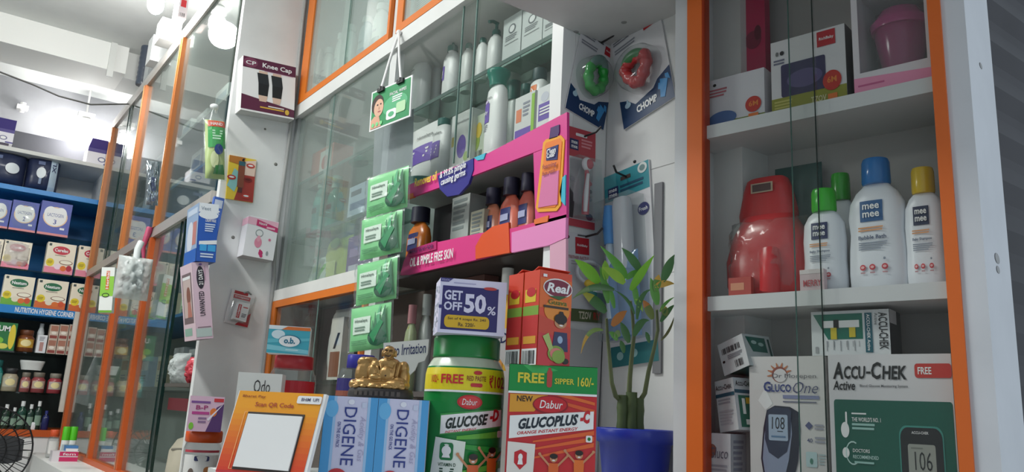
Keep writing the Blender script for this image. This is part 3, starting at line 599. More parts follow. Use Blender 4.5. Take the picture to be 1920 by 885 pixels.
def big(t, S): t.R(S, .06, .38, .50, .60, M(PUR), 1, 8, 3); t.T(S, .10, .645, .60, .675, 'Himalaya', M('5a5f60'), 3); t.T(S, .1, .46, .46, .52, 'baby', W0, 4); t.Ln(S, .08, .28, .45, .36, 4, M('8b8f9c'), 3); t.E(S, .3, .62, .12, .02, M('c9b8dc'), 2)
bottle('shampoo_bottle', 'tall white baby shampoo bottle with dark teal flip cap, before the cartons', 'bottle', fit(WX(.945), 912, 952, 123, 287, T2), .62, M('eef0ee', .3), M('0f7a68', .3), TP, TCp, big)
for i, (xl, xr, yt, yb, q) in enumerate(((950, 974, 148, 250, 'left'), (976, 996, 155, 245, 'right'))):
    bottle('shampoo_bottle', f'{q} of the two grey bottles with dark teal caps behind the green-edged carton', 'bottle', fit(WX(1.03), xl, xr, yt, yb, T2), .7, M('b9c2bf', .35), M('0e5a50', .3), [(0, .9), (.03, 1), (.7, 1), (.78, .8)], [(.78, .85), (1, .85)], None, 'dark teal capped bottles at the back')
def grn(t, S, w, h, d): t.R(S, .05, .05, .95, .35, M(PUR)); t.R(S, .85, .1, 1, .95, M('8fc23c'), 2); t.R(S, .08, .5, .35, .75, M('e0835a')); t.Ln(S, .42, .55, .78, .85, 4, M('8b8f9c')); t.R(sleft(w, h, d), .1, .1, .9, .5, M('8a78b8'))
carton('lotion_carton', 'carton with purple foot and bright green edge behind the glass', 'carton', fit(WX(.965), 966, 1001, 178, 255, T2), .06, 'd3d6d4', grn)
bottle('lotion_bottle', 'white bottle with orange label patch and dark cap near the right post', 'bottle', fit(WX(.99), 994, 1028, 122, 240, T2), .7, WB, M('2b4a4a'), [(0, .9), (.02, 1), (.7, 1), (.82, .92), (.86, .6)], [(.86, .6), (.88, .66), (1, .62)], lambda t, S: (t.R(S, .3, .42, .72, .78, M('e0762f'), 1, 6, 2), t.T(S, .38, .45, .62, .75, 'baby', W0, 4, rot=90)))
def pl2(t, S, w, h, d): t.R(S, .08, .32, .98, .66, M(PUR)); t.R(S, .7, .7, .98, .95, M('e0835a')); t.Ln(S, .14, .4, .9, .58, 3, W0, 3); t.E(S, .35, .78, .18, .1, M('c9ccd8')); t.R(S, .08, .02, .98, .22, M('8f82b4'))
carton('lotion_carton', 'white carton with broad purple band nearest the right post', 'carton', fit(WX(.955), 1008, 1048, 158, 232, T2), .05, 'e0e2e2', pl2)
bottle('lotion_bottle', 'plain white bottle behind the purple-banded carton', 'bottle', fit(WX(1.05), 1033, 1056, 108, 220, T2), .8, WB, M('cfd4d2'), [(0, .9), (.02, 1), (.75, 1), (.85, .7)], [(.85, .6), (1, .55)])
# ---------------------------------------------------------------- middle bay
B1, B2, B3 = 1.835, 1.640, 1.464
def mb_(xl, xr, yt, yb, z, x=1.0): return fit(WX(x), xl, xr, yt, yb, z)
carton('carton', 'low faded red and white carton on the upper shelf of the middle bay', 'carton', mb_(566, 622, 285, 325, B1), .07, 'c9796a', lambda t, S, w, h, d: (t.R(S, .62, .1, .95, .9, M('d8d0cc')), t.E(S, .78, .55, .1, .2, M('b8433a'), 2), t.R(S, 0, .0, .6, .12, M('d9b8b0'))))
MPf = [(0, .92), (.03, 1), (.55, 1), (.68, .82), (.76, .45), (.78, .45)]; MCp = [(.78, .48), (1, .46)]
mw = lambda t, S: (t.R(S, .08, .2, .92, .5, M('2f7f7a'), 1, 8, 1), t.R(S, .2, .38, .8, .46, M('222a2c'), 3, 6, 1))
bottle('mouthwash_bottle', 'teal mouthwash bottle at left on the middle shelf of the bay', 'bottle', mb_(590, 617, 322, 405, B2), .7, M('57a89c', .15), M('d5dcd8'), MPf, MCp, mw)
bottle('mouthwash_bottle', 'dark teal mouthwash bottle beside the lighter teal one', 'bottle', mb_(615, 647, 325, 400, B2, .98), .7, M('2f8d7e', .15), M('8fb0a8'), MPf, MCp, mw)
bottle('mouthwash_bottle', 'green mouthwash bottle with white cap on the upper shelf behind the wipes', 'bottle', mb_(655, 690, 285, 345, B1, .98), .7, M('5fa896', .15), M('e6eae8'), MPf, MCp, mw)
carton('carton', 'pale blue carton on the middle shelf beside the wipes strip', 'carton', mb_(655, 692, 345, 392, B2, .97), .06, 'b9c4d8', lambda t, S, w, h, d: (t.R(S, .1, .3, .9, .5, M('6b7aa4')), t.R(S, .1, .7, .6, .85, M('5a5f70'))))
t = MB(); m, w, h = mb_(603, 645, 445, 522, B3); t.pillow(w, h, .05, M('c3c84e', .3), puff=.4, wob=.004, seed=8); t.E(sfront(w, h, -.003), .6, .85, .2, .1, M('6f9a3a'), 1); t.R(sfront(w, h, -.004), .3, .2, .7, .5, M('dfe08a'), 1); tag(t.build('refill_pouch', None, m), 'yellow-green refill pouch on the bottom of the middle bay', 'pouch')
t = MB(); m, w, h = mb_(577, 606, 480, 530, B3, .985); S = sfront(w, h); t.box(-w / 2, w / 2, 0, .004, 0, h, M('dfe4de')); t.P(S, [(.15, .1), (.45, .1), (.95, .75), (.7, .75)], M('6cc02e')); t.R(S, .1, .55, .5, .8, M('a8c84e'), 1); t.box(-w * .2, w * .2, -.02, 0, h * .3, h * .9, PLAST); tag(t.build('toothbrush_card', None, m @ Matrix.Rotation(math.radians(-12), 4, 'X')), 'white card with green toothbrush pack leaning in the middle bay', 'card')
carton('carton', 'purple carton half hidden behind the wipes strip', 'carton', mb_(652, 696, 440, 500, B3, .97), .06, '7a4a8a', lambda t, S, w, h, d: (t.R(S, .1, .5, .9, .7, M('b48ac0')), t.R(S, .1, .1, .5, .3, M('e2d4e4'))))
# lower cupboard
L0 = 1.172
t = MB(); m, w, h = mb_(604, 650, 600, 668, L0, .99); t.pillow(w * .7, h * 1.2, .05, M('c9ccc8', .4), puff=.4, wob=.004, seed=3); tag(t.build('refill_pouch', None, m), 'pale grey pouch in the low cupboard, beside the brown-printed carton', 'pouch')
carton('carton', 'white carton with brown print in the low cupboard', 'carton', mb_(620, 642, 596, 664, L0, .965), .04, 'd2d0c8', lambda t, S, w, h, d: (t.R(S, .1, .05, .9, .45, M('8a5a44')), t.P(S, [(.3, .5), (.5, .5), (.8, .75), (.6, .75)], K)))
bottle('jar', 'brownish bottle with dull red cap in the low cupboard by the orange stile', 'bottle', mb_(568, 600, 570, 665, L0, 1.0), .8, M('8d8378', .3), M('8a4a48'), LP, [(.89, .5), (1, .5)])
# upper-left cupboard goods
U0 = 2.137
MB().box(SX + .01, 1.09, 1.905, 2.57, 2.113, 2.135, M('c9d2ce')).build('cupboard_floor', su)
MB().box(SX + .01, 1.09, 1.17, 1.86, 2.113, 2.135, M('c9d2ce')).build('cupboard_floor', su)
for i, (xl, xr, yt, yb, col, lc, q) in enumerate(((590, 606, 75, 165, 'dfe6e2', 'a9b8b2', 'first'), (605, 628, 85, 150, 'e3e8e4', '8f9e98', 'second'), (628, 645, 60, 140, 'dfe4e0', 'c4ccc8', 'third'), (645, 668, 42, 128, 'dde8e6', 'aab8b4', 'fourth'),
                                                 (674, 700, 25, 108, 'c4dae6', '7fa8c8', 'fifth'), (700, 728, 0, 95, 'e6ece8', '94a29c', 'sixth'), (728, 744, 8, 84, 'd3dcd8', '87958f', 'seventh'))):
    def dc(t, S, lc=lc): t.R(S, .1, .08, .9, .42, M(lc), 1, 8, 1); t.T(S, .25, .5, .75, .56, 'baby', M('8a9494'), 3)
    bottle('lotion_bottle', f'pale bottle in the upper cupboard beside the pillar, {q} from the left' + (', light blue' if i == 4 else ''), 'bottle', mb_(xl, xr, yt, yb, U0, .98), .6, M(col, .35), M('dfe6e4'), LP, LCp, dc, 'pale bottles in the upper cupboard')
carton('notice_sheet', 'white printed sheet standing in the upper right cupboard', 'sheet', mb_(778, 826, -30, 48, U0, .96), .003, 'dfe2e0', lambda t, S, w, h, d: t.Ln(S, .1, .1, .9, .9, 14, M('8a908e'), 1), None, False)
# ---------------------------------------------------------------- pink product display
PKc, PKl = 'd9388c', 'e88ac0'
pw_ = WX(SX - .018)
def YZ(px, py): q = pw_(px, py); return q.y, q.z
D0 = thing('product_display', 'pink display frame for face wash fixed before the dark shelf bay', 'display', Matrix.Translation((SX - .018, 0, 0)))
def DP(mb, pts, mat, k=0, th=.006):
    """a flat shape of card from picture outline points, th thick"""
    q = [YZ(*p) for p in pts]; x = -k * .0011
    n = len(q); vs = [(x, y, z) for y, z in q] + [(x + th, y, z) for y, z in q]
    fs = [tuple(range(n)), tuple(range(n, 2 * n))[::-1]] + [(i, i + n, (i + 1) % n + n, (i + 1) % n) for i in range(n)]
    mb.add(vs, fs, mat)
def DT(mb, a, b, hgt, txt, mat, k=5, bold=.02, shear=0):
    y0, z0 = YZ(*a); y1, z1 = YZ(*b); S = lambda u, v, kk=1: (-k * .0011 - .0004, y0 + (y1 - y0) * u, z0 + (z1 - z0) * u + hgt * v); mb.T(S, 0, 0, 1, 1, txt, mat, 1, bold, shear)
b = MB(); pk = M(PKc, .4)
DP(b, [(760, 349), (910, 290), (1063, 210), (1063, 262), (1000, 286), (885, 330), (760, 374)], pk)
DP(b, [(1000, 287), (1063, 262.5), (1062, 408), (1004, 426)], pk)
b.build('upper_band', D0)
b = MB(); DP(b, [(768, 468), (820, 454), (900, 437), (960, 428), (1062, 402), (1061, 444), (1030, 456), (880, 490), (765, 515), (750, 516), (757, 490)], M('dd3a84', .4)); DP(b, [(960, 436), (1062, 408), (1061, 446), (1030, 460), (960, 474)], M(PKl, .4), 1)
DP(b, [(893, 462), (905, 440), (925, 425), (955, 417), (957, 474), (893, 486)], M('e0531f', .4), 2); DT(b, (772, 502), (853, 484), .022, 'OIL & PIMPLE FREE SKIN', W0); b.build('lower_band', D0)
b = MB(); DP(b, [(766, 470), (820, 452), (820, 468), (768, 482)], M('b8286c'), 3); DT(b, (771, 477), (816, 466), .010, 'MAKE WAY FOR', M('5a1f5c')); b.build('small_flag', D0)
b = MB(); DP(b, [(1031, 458), (1061, 447), (1060, 640), (1031, 640)], M('d9a3b8', .5)); b.build('leg_panel', D0)
b = MB(); DP(b, [(822, 330), (889, 297), (889, 318), (880, 345), (862, 365), (840, 369), (826, 355)], M('2f2a86', .4), 2); DP(b, [(890, 296), (912, 287), (908, 299), (896, 301)], M('43b5cc', .4), 2)
DP(b, [(760, 366), (775, 362), (776, 370), (762, 374)], M('e8702a'), 1)
DT(b, (781, 352), (822, 338), .022, 'Removes oil', M('f0d23c')); DT(b, (828, 340), (877, 319), .022, '& 99.8% pimple', W0); DT(b, (830, 353), (876, 333), .020, 'causing germs', W0); b.build('slogan_badge', D0)
b = MB()
DP(b, [(1025, 262), (1053, 254), (1060, 262), (1053, 385), (1045, 396), (1010, 398), (1006, 390), (1020, 268)], M('f0a52a', .35), 2)
DP(b, [(1027, 268), (1051, 260), (1056, 266), (1049, 380), (1043, 389), (1012, 391), (1024, 273)], M('ee7f2e', .35), 3); DP(b, [(1020, 330), (1051, 320), (1048, 384), (1012, 390)], M('d976a4', .35), 4)
DP(b, [(1028, 280), (1050, 272), (1048, 300), (1027, 302)], M('28306e', .35), 4); DT(b, (1030, 293), (1047, 287), .012, 'Clean', W0, 6); DT(b, (1030, 299), (1046, 294), .010, 'Clear', W0, 6)
DT(b, (1022, 322), (1048, 314), .012, 'foaming', M('8a2f3a'), 6); DT(b, (1022, 332), (1046, 324), .009, 'face wash', M('8a2f3a'), 6)
DP(b, [(1034, 240), (1050, 234), (1050, 248), (1047, 257), (1031, 262)], M('4a2a66', .35), 2); b.build('printed_bottle', D0)
b = MB(); DP(b, [(1062, 328), (1056, 333), (1051, 360), (1054, 378), (1061, 386)], M('35b4cc', .4), 2); b.build('blue_patch', D0); b = MB(); DP(b, [(1003, 412), (1030, 404), (1028, 416), (1003, 421)], M('e8702a'), 2); b.build('orange_patch', D0)
# goods inside the display
E0 = 1.429
FW = [(0, .9), (.02, 1), (.55, 1), (.68, .85), (.76, .5), (.78, .45)]; FC = [(.78, .5), (1, .48)]
def fw(label, xl, xr, yt, yb, col, x=.985):
    def dc(t, S): t.R(S, .22, .38, .74, .62, M('28306e'), 1, 6, 1); t.R(S, .28, .46, .68, .54, M('aab0d0'), 3, 5, 1); t.Ln(S, .25, .12, .75, .3, 3, M('c9606a'), 2)
    bottle('face_wash_bottle', label, 'bottle', fit(WX(x), xl - 3, xr + 3, yt, yb, E0), .4, M(col, .25), M('23243a'), FW, FC, dc, 'face wash bottles inside the display')
fw('orange face wash bottle alone at the left inside the pink display', 768, 806, 385, 492, 'dd7a2c', .97)
fw('pinkish face wash bottle inside the display, left of the pair at right', 908, 940, 350, 455, 'd98a6a')
fw('salmon face wash bottle inside the display, behind the orange arch', 940, 976, 330, 448, 'd9705a', .98)
fw('salmon face wash bottle at the right end inside the display', 974, 1004, 322, 440, 'cf6a5c', .99)
def cc(t, S, w, h, d): t.Ln(S, .1, .5, .9, .95, 6, M('7f8a88')); t.R(S, .15, .1, .8, .35, M('c9c83a'))
carton('carton', 'pale grey printed carton in the middle of the pink display', 'carton', fit(WX(.985), 846, 878, 368, 472, E0), .05, 'aab2ac', cc)
carton('carton', 'low yellow-footed carton between the grey carton and the face wash bottles', 'carton', fit(WX(.975), 882, 906, 395, 462, E0), .05, 'b8b8a0', cc)
# bay under the display
G0 = 1.143
bottle('lotion_bottle', 'yellow lotion bottle with white cap under the display, right of the offer carton', 'bottle', fit(WX(.98), 932, 968, 500, 632, G0), .6, M('d9a43a', .3), M('dcdcd6'), FW, FC, lambda t, S: t.R(S, .1, .2, .8, .5, M('b87828'), 1, 6, 1))
bottle('lotion_bottle', 'small bottle with pink cap and yellow-green label left of the offer carton', 'bottle', fit(WX(.97), 760, 784, 570, 645, G0), .6, M('b9c49a', .3), M('c98a90'), FW, FC, lambda t, S: t.P(S, [(.1, .1), (.9, .1), (.9, .5), (.5, .75), (.1, .5)], M('c9c43a'), 2))
bottle('lotion_bottle', 'white capped bottle hidden behind the left side of the offer carton', 'bottle', fit(WX(1.0), 786, 812, 550, 645, G0), .6, M('c4c8c4', .3), M('cfd3d0'), FW, FC)
carton('carton', 'dark brown carton standing deep under the display', 'carton', fit(WX(1.02), 850, 905, 520, 640, G0), .04, '6b4a44', lambda t, S, w, h, d: t.R(S, .1, .5, .9, .8, M('8a5a50')))
# ---------------------------------------------------------------- hanging sign
sp = Pl(-80, at(733, 200, 1.93)); m, w, h = fit4(sp, (692, 248), (769, 218), (693, 176))
t = thing('hanging_sign', 'green skin care sign hanging on white strings before the shelves', 'sign', m)
b = MB(); b.box(-w / 2, w / 2, 0, .003, 0, h, W0); S = sfront(w, h); b.R(S, .03, .04, .97, .96, M('2f8f57')); b.E(S, .62, .45, .3, .25, M('58b07c'), 2)
b.E(S, .18, .62, .15, .24, M('33241f'), 3); b.E(S, .22, .52, .12, .22, M('dcae92'), 4); b.E(S, .19, .60, .02, .02, K, 5); b.E(S, .27, .60, .02, .02, K, 5); b.E(S, .24, .42, .04, .015, M('a8545a'), 5); b.E(S, .23, .51, .012, .04, M('c08f74'), 5); b.P(S, [(.03, .04), (.3, .04), (.24, .3), (.12, .34), (.03, .25)], M('d8a488'), 3)
b.T(S, .48, .70, .88, .78, 'FACIAL WIPES', W0, 3); b.Ln(S, .55, .5, .8, .66, 3, W0, 3); b.RR(S, .42, .12, .66, .36, .05, .05, W0, 3); b.RR(S, .66, .2, .88, .46, .04, .04, M('b8dcae'), 4); b.E(S, .54, .24, .07, .06, M('58b07c'), 4)
for i in range(3): b.E(S, .1 + .1 * i, .12, .035, .05, M('7ed08a'), 5)
b.build('board', t)
iv = m.inverted()
kn = iv @ pw_(750, 62) + V((0, -.004, 0))
for u in (-.24, .24):
    b = MB(); e = V((w * u, -.002, h * .99)); b.tube([e, (e + kn) / 2 + V((0, -.002, -.002)), kn], .0035, W0, 6); b.build('string', t)
    b = MB(); b.box(w * u - .012, w * u + .012, -.006, .008, h * .90, h * 1.0, K); b.tube([(w * u, -.004, h * .94), (w * u, -.004, h * 1.03)], .004, K, 6); b.build('clip', t)
b = MB(); b.ball(kn, .008, W0, 8); b.build('knot', t)
# ---------------------------------------------------------------- strip of wet wipes
sp = Pl(-78, at(712, 480, 1.90))
t = MB(); m, w, h = fit4(sp, (690, 345), (765, 318), (694, 232)); t.pillow(w, h, .004, GL('grey_film', 'c9d0d2', 1.35, .1, .35, 'c4cccc'), 8, 8, .3, 0, .002, 2); hd = tag(t.build('hanger_film', None, m @ Matrix.Translation((0, .012, 0))), 'translucent plastic hanger film between the green sign and the wipes', 'hanger')
for (BL, BR_, TL, q) in (((680, 408), (757, 386), (685, 333), 'topmost'), ((668, 488), (745, 470), (675, 411), 'second from the top'), ((660, 573), (736, 558), (667, 496), 'third from the top'), ((648, 660), (724, 650), (656, 578), 'lowest')):
    m, w, h = fit4(sp, BL, BR_, TL); b = MB(); S = b.pillow(w, h, .022, M('7fd08a', .35), puff=.35, wob=.0012, seed=len(q))
    b.R(S, .16, .36, .60, .74, M('dceadc'), 1, 6, 6); b.T(S, .22, .60, .54, .69, 'Himalaya', M('2f4a3a'), 3); b.Ln(S, .22, .40, .5, .52, 2, M('6f8a78'), 3); b.Ln(S, .12, .10, .55, .22, 3, M('4f9a62'), 2)
    for a0, a1, top, tx, cl, k_ in ((.60, .74, .62, .66, '2f8a58', 2), (.66, .86, .97, .80, '4fae78', 3), (.78, .99, .93, .92, '1f6a44', 4), (.70, .82, .80, .72, '2a7a50', 4)):
        b.P(S, [(a0, .10), (a1, .08), (tx + .015, top), (tx, top)], M(cl), k_)
    b.E(S, .77, .24, .20, .19, M('14563a'), 5); b.P(S, [(.62, .30), (.72, .12), (.92, .55), (.86, .62)], M('2f8a58'), 6)
    o = tag(b.build('wipes_pack', None, m), f'green aloe wet wipes pack in clear film, {q} of the hanging strip', 'wipes pack', 'wet wipes packs on the hanging strip')
    c = MB(); c.pillow(w * 1.10, h * 1.06, .030, FILM, puff=.2, wob=.003, seed=5 + len(q)); q2 = c.build('sleeve', o); q2.location = (0, -.004, -h * .02)
# ================================================================ things hung on the white pillar (face y = 2.6)
def pil(d): return BY(2.6 - d)
def kc(t, S, w, h, d):
    mar = M('5a1e3c'); t.R(S, 0, .80, 1, 1, mar); t.E(S, .14, .90, .13, .09, M('7a3a56'), 2); t.T(S, .05, .86, .24, .93, 'CP', W0, 3); t.T(S, .36, .83, .92, .945, 'Knee Cap', W0, 3, .02)
    t.R(S, .4, .79, .95, .80, M('b98aa0'), 2); t.R(S, 0, .03, 1, .17, mar); t.P(S, [(0, .16), (1, .10), (1, .17), (0, .30)], mar, 1); t.R(S, .35, .10, .8, .125, M('d9a93c'), 3); t.R(S, .5, .14, .8, .16, M('e9e2dc'), 3)
    for u in (.40, .66):
        t.P(S, [(u - .09, .33), (u + .08, .33), (u + .10, .55), (u - .10, .55)], K, 2); t.P(S, [(u - .10, .55), (u + .10, .55), (u + .07, .74), (u - .13, .74)], M('24262a'), 2); t.P(S, [(u - .10, .74), (u + .06, .74), (u + .06, .785), (u - .10, .785)], M('d8b8a4'), 2); t.P(S, [(u - .07, .22), (u + .06, .22), (u + .08, .33), (u - .09, .33)], M('d8b8a4'), 2)
    t.E(S, .86, .10, .04, .05, M('d8b040'), 4); t.R(sbot(w, d), .02, .1, .98, .9, M('c9c8c6'), 1)
carton('knee_support_carton', 'white and maroon knee cap carton with two black knee sleeves, top of the pillar', 'carton', fit4(pil(.055), (451, 205), (551, 224), (461, 105)), .055, 'e9e7e6', kc)
fr = fit4(pil(.006), (423, 372), (474, 380), (434, 291)); m, w, h = fr; t = MB(); t.box(-w / 2, w / 2, 0, .005, 0, h, M('e8c63c')); S = sfront(w, h)
t.P(S, [(.3, 0), (1, 0), (1, .78), (.55, .62)], M('a8382f')); t.P(S, [(0, .3), (.28, .18), (.5, .6), (.22, .72)], M('8fc6c4'), 2); t.P(S, [(.55, .6), (.98, .6), (1, .98), (.5, .9)], M('e6c9b8'), 2); t.P(S, [(0, .85), (.55, .8), (.6, 1), (0, 1)], M('b8732a'), 2)
t.R(S, .36, .30, .60, .86, M('8a4a34'), 4); t.R(S, .36, .80, .60, .90, M('2f5f6a'), 5); t.R(S, .40, .18, .56, .30, M('5a2a2a'), 4)
for a, b, c in ((.80, .83, 'c2453c'), (.14, .50, 'b8342e'), (.72, .12, 'c23a30'), (.74, .50, '7f2420')): t.E(S, a, b, .16, .055, M(c), 4); t.E(S, a, b + .005, .10, .02, W0 if c != '7f2420' else M('5a1614'), 5)
t.tube([(0, .003, h * .93), (0, -.012, h * .94)], .003, K, 6); tag(t.build('lipstick_card', None, m), 'small colourful lipstick card with lips, pinned to the pillar', 'card')
def pump_(t, S, w, h, d):
    t.R(S, 0, .80, 1, .985, M('e9b4c6')); t.P(S, [(.28, .80), (1, .72), (1, .84), (.28, .96)], M('c2326a'), 2); t.T(S, .36, .84, .62, .91, 'Natural', W0, 3); t.R(S, .62, .77, .9, .82, M('e9b4c6'), 3)
    t.E(S, .42, .62, .13, .10, M('9aa0a2'), 1); t.E(S, .42, .62, .10, .07, M('e4e4e4'), 2); t.E(S, .42, .38, .12, .13, M('e08ca4'), 2); t.E(S, .42, .48, .06, .08, M('e6a2b4'), 3)
    t.E(S, .55, .13, .07, .07, M('c2326a'), 2); t.E(S, .58, .06, .05, .04, M('c2326a'), 2); t.E(S, .52, .19, .03, .03, M('c2326a'), 2); t.E(S, .76, .15, .04, .06, M('9aa0a2'), 2); t.E(S, .78, .50, .05, .04, M('e0a0b4'), 2); t.E(S, .78, .50, .02, .015, M('c2326a'), 3)
    t.R(sleft(w, h, d), 0, .80, 1, .985, M('e9b4c6'), 1); t.R(sbot(w, d), 0, 0, 1, 1, M('c2c0c0'), 1)
    t.box(-w * .3, w * .3, d - .004, d, h, h * 1.12, M('f0eef0')); t.box(-.012, .012, d - .006, d - .004, h * 1.05, h * 1.08, K)
carton('breast_pump_carton', 'white and pink breast pump carton hanging by a tab on the pillar', 'carton', fit4(pil(.06), (455, 478), (512, 489), (465, 404)), .058, 'e6e4e6', pump_)
m, w, h = fit4(pil(.008), (420, 604), (464, 614), (431, 541)); t = thing('floss_pack', 'small white floss box on a red-cornered card hanging on the pillar', 'pack', m)
b = MB(); b.box(-w / 2, w / 2, 0, .003, 0, h, M('dcd9d8')); S = sfront(w, h); b.P(S, [(.45, 0), (1, 0), (1, .42), (.8, .30)], M('c22a34')); b.R(S, .12, .76, .84, .88, M('c8323a')); b.R(S, .12, .90, .7, .99, M('a8282f')); b.T(S, .18, .79, .78, .85, 'Colgate', W0, 3); b.tube([(0, .0, h * .97), (.012, -.004, h * 1.03), (.025, 0, h * .98)], .003, M('8a8a88'), 6); b.build('card', t)
b = MB(); b.hexa([(-w * .28, -.035, h * .12), (w * .24, -.035, h * .10), (w * .24, -.001, h * .10), (-w * .28, -.001, h * .12)], [(-w * .22, -.035, h * .62), (w * .24, -.035, h * .66), (w * .24, -.001, h * .66), (-w * .22, -.001, h * .62)], M('e4e3e2'))
S = lambda a, c, k=1: (-w * .26 + a * w * .5, -.035 - k * EPS, h * .12 + c * h * .5); b.R(S, .08, .1, .36, .9, M('c22a34')); b.T(S, .12, .15, .30, .85, 'Colgate', W0, 3, rot=90); b.Ln(S, .5, .15, .9, .4, 3, M('6a6a70')); b.R(S, .5, .74, .9, .80, M('c22a34')); b.build('box', t)
b = MB(); b.pillow(w * .9, h * .8, .045, PLAST, 8, 8, .3, h * .05); q = b.build('blister', t); q.location = (0, -.042, 0)
m, w, h = fit4(BY(2.47), (389, 331), (426, 334), (402, 222)); t = thing('glove_pack', 'green pack in a clear bag knotted at the upper left edge of the pillar', 'pack', m)
b = MB(); S = b.pillow(w, h, .05, M('b4c47a', .35), 12, 14, .4, 0, .004, 31)
b.R(S, .06, .50, .96, .86, M('2fa04a', .3), 1, 5, 6); b.P(S, [(.06, .86), (.96, .86), (.94, .97), (.08, .97)], M('cf4a2c'), 2); b.T(S, .2, .885, .8, .94, 'HAND', W0, 3); b.Ln(S, .25, .62, .8, .80, 4, M('bfe6c4'), 3); b.E(S, .55, .47, .22, .09, M('2a3f7a'), 4); b.P(S, [(.3, .06), (.9, .06), (.8, .22), (.4, .2)], M('2f7a3a'), 2); b.E(S, .35, .3, .2, .14, M('d6dca8'), 2); b.build('pack_body', t)
b = MB(); b.pillow(w * 1.22, h * 1.06, .06, FILM, 10, 12, .35, -h * .03, .005, 12); b.rings([[(r * math.cos(2 * PI * j / 12), .028 + r * .6 * math.sin(2 * PI * j / 12), z) for j in range(12)] for z, r in ((h * .95, w * .42), (h * 1.10, w * .24), (h * 1.22, w * .10))], FILM, False); q = b.build('clear_bag', t); q.location = (0, -.006, 0)
b = MB(); b.ball((0, .028, h * 1.24), (.014, .012, .010), M('e6e8e6'), 10); b.tube([(0, .028, h * 1.24), (w * .25, .05, h * 1.30), (w * .55, .12, h * 1.30)], .004, M('d8dad8'), 6); b.build('knot', t)
# cartons on the pillar's left edge
def wx(t, S, w, h, d):
    t.R(S, 0, .84, 1, 1, M('dfe3e8')); t.T(S, .1, .88, .6, .94, 'Veet', M('7a8a9a'), 3, .0); t.E(S, .5, .80, .5, .07, M('dfe3e8'), 1); t.T(S, .35, .68, .9, .735, 'CREAM WAX', W0, 3); t.Ln(S, .35, .50, .9, .65, 4, M('c9d6ea'), 3)
    t.P(S, [(.1, .28), (1, .31), (1, .38), (.1, .34)], M('e4e6e8'), 2); t.R(S, .15, .18, .5, .29, M('3aa0dc'), 2); t.R(S, .55, .18, .95, .29, M('3aa0dc'), 2); t.Ln(S, .2, .05, .9, .14, 2, M('c9d6ea'), 3)
    L = sleft(w, h, d); t.R(L, 0, 0, 1, 1, M('8fa4c0')); t.R(L, .1, .84, .9, .94, M('b8c4d4'), 2); t.E(L, .4, .45, .25, .28, M('c9cdd6'), 2); t.R(L, .6, .3, .9, .7, M('b87a72'), 2); t.R(L, 0, .0, 1, .22, M('2c5fae'), 3)
carton('wax_strip_carton', 'blue hair removal carton hanging at the left edge of the pillar', 'carton', fit4(BY(2.44), (367, 489), (404, 492), (378, 380)), .13, '1f56b0', wx)
carton('wax_strip_carton', 'second blue carton whose top peeks out behind the blue hair removal carton', 'carton', fit4(BY(2.58), (383, 468), (402, 472), (394, 366)), .018, '4468b8', lambda t, S, w, h, d: (t.R(S, .1, .8, .9, .95, M('c9d0e0')), t.Ln(S, .2, .6, .8, .75, 3, W0)))
def uw(t, S, w, h, d):
    t.T(S, .30, .30, .62, .62, 'UNWANTED', M('2a2430'), 3, .02, rot=90); t.E(S, .46, .80, .24, .15, M('2a2430'), 2); t.T(S, .34, .70, .60, .90, '21 DAYS', W0, 4, .02, rot=90); t.Ln(S, .72, .6, .78, .95, 1, M('c49ab0')); t.R(S, .0, .03, .95, .14, M('b8c9c4'), 2); t.R(S, .1, .15, .9, .16, M('7f6a74'), 3); t.E(S, .5, .97, .1, .015, M('7f5a9a'), 2)
    L = sleft(w, h, d); t.R(L, 0, 0, 1, 1, M('d8c0c8')); t.R(L, .12, .22, .88, .88, M('7a686a'), 2); t.R(L, .18, .30, .82, .80, M('c9b4ae'), 3); t.E(L, .6, .58, .16, .12, M('8a5a4a'), 4); t.P(L, [(.45, .30), (.8, .30), (.72, .5), (.5, .5)], M('b8786a'), 4); t.R(L, .18, .80, .82, .84, W0, 4); t.R(L, .1, .06, .7, .16, M('8fb0a0'), 2)
    t.R(sbot(w, d), 0, 0, 1, 1, M('3a2f38'))
carton('pill_carton', 'tall pink carton with sideways black lettering at the left edge of the pillar', 'carton', fit4(BY(2.45), (369, 637), (400, 634), (373, 492)), .13, 'dcbfcd', uw)
# low counter at the foot of the pillar
mb = MB(); mb.box(.56, .912, 1.93, 2.595, 0, .86, M('dadad6', .5)); mb.box(.55, .912, 1.92, 2.595, .845, .86, M('c4c4c0', .4)); struct('trim_3', mb)
CL = [(0, .92), (.03, 1), (.70, 1), (.76, .94), (.80, .84)]; CLc = [(.80, .94), (.82, 1.0), (.97, 1.0), (1, .94)]
def cj(t, S):
    t.R(S, .05, .12, .95, .60, M('dcdad6'), 1, 14, 1); t.R(S, .05, .64, .95, .68, M('b83a48'), 1, 14, 1); t.RR(S, .30, .50, .70, .58, .04, .02, M('2b2f5f'), 3); t.E(S, .25, .28, .08, .10, M('6a5a52'), 3); t.R(S, .58, .14, .80, .36, M('b0703c'), 3, 6, 1); t.E(S, .69, .36, .11, .05, M('b0703c'), 3); t.Ln(S, .32, .16, .48, .30, 3, M('8a8a8a'), 3)
bottle('jar', 'clear jar with orange lid and white label at the foot of the pillar', 'jar', fit(Pl(-15, at(377, 850, 2.15)), 341, 413, 808, 915, .86), 1., PLAST, M('d9551f', .35), CL, CLc, cj)
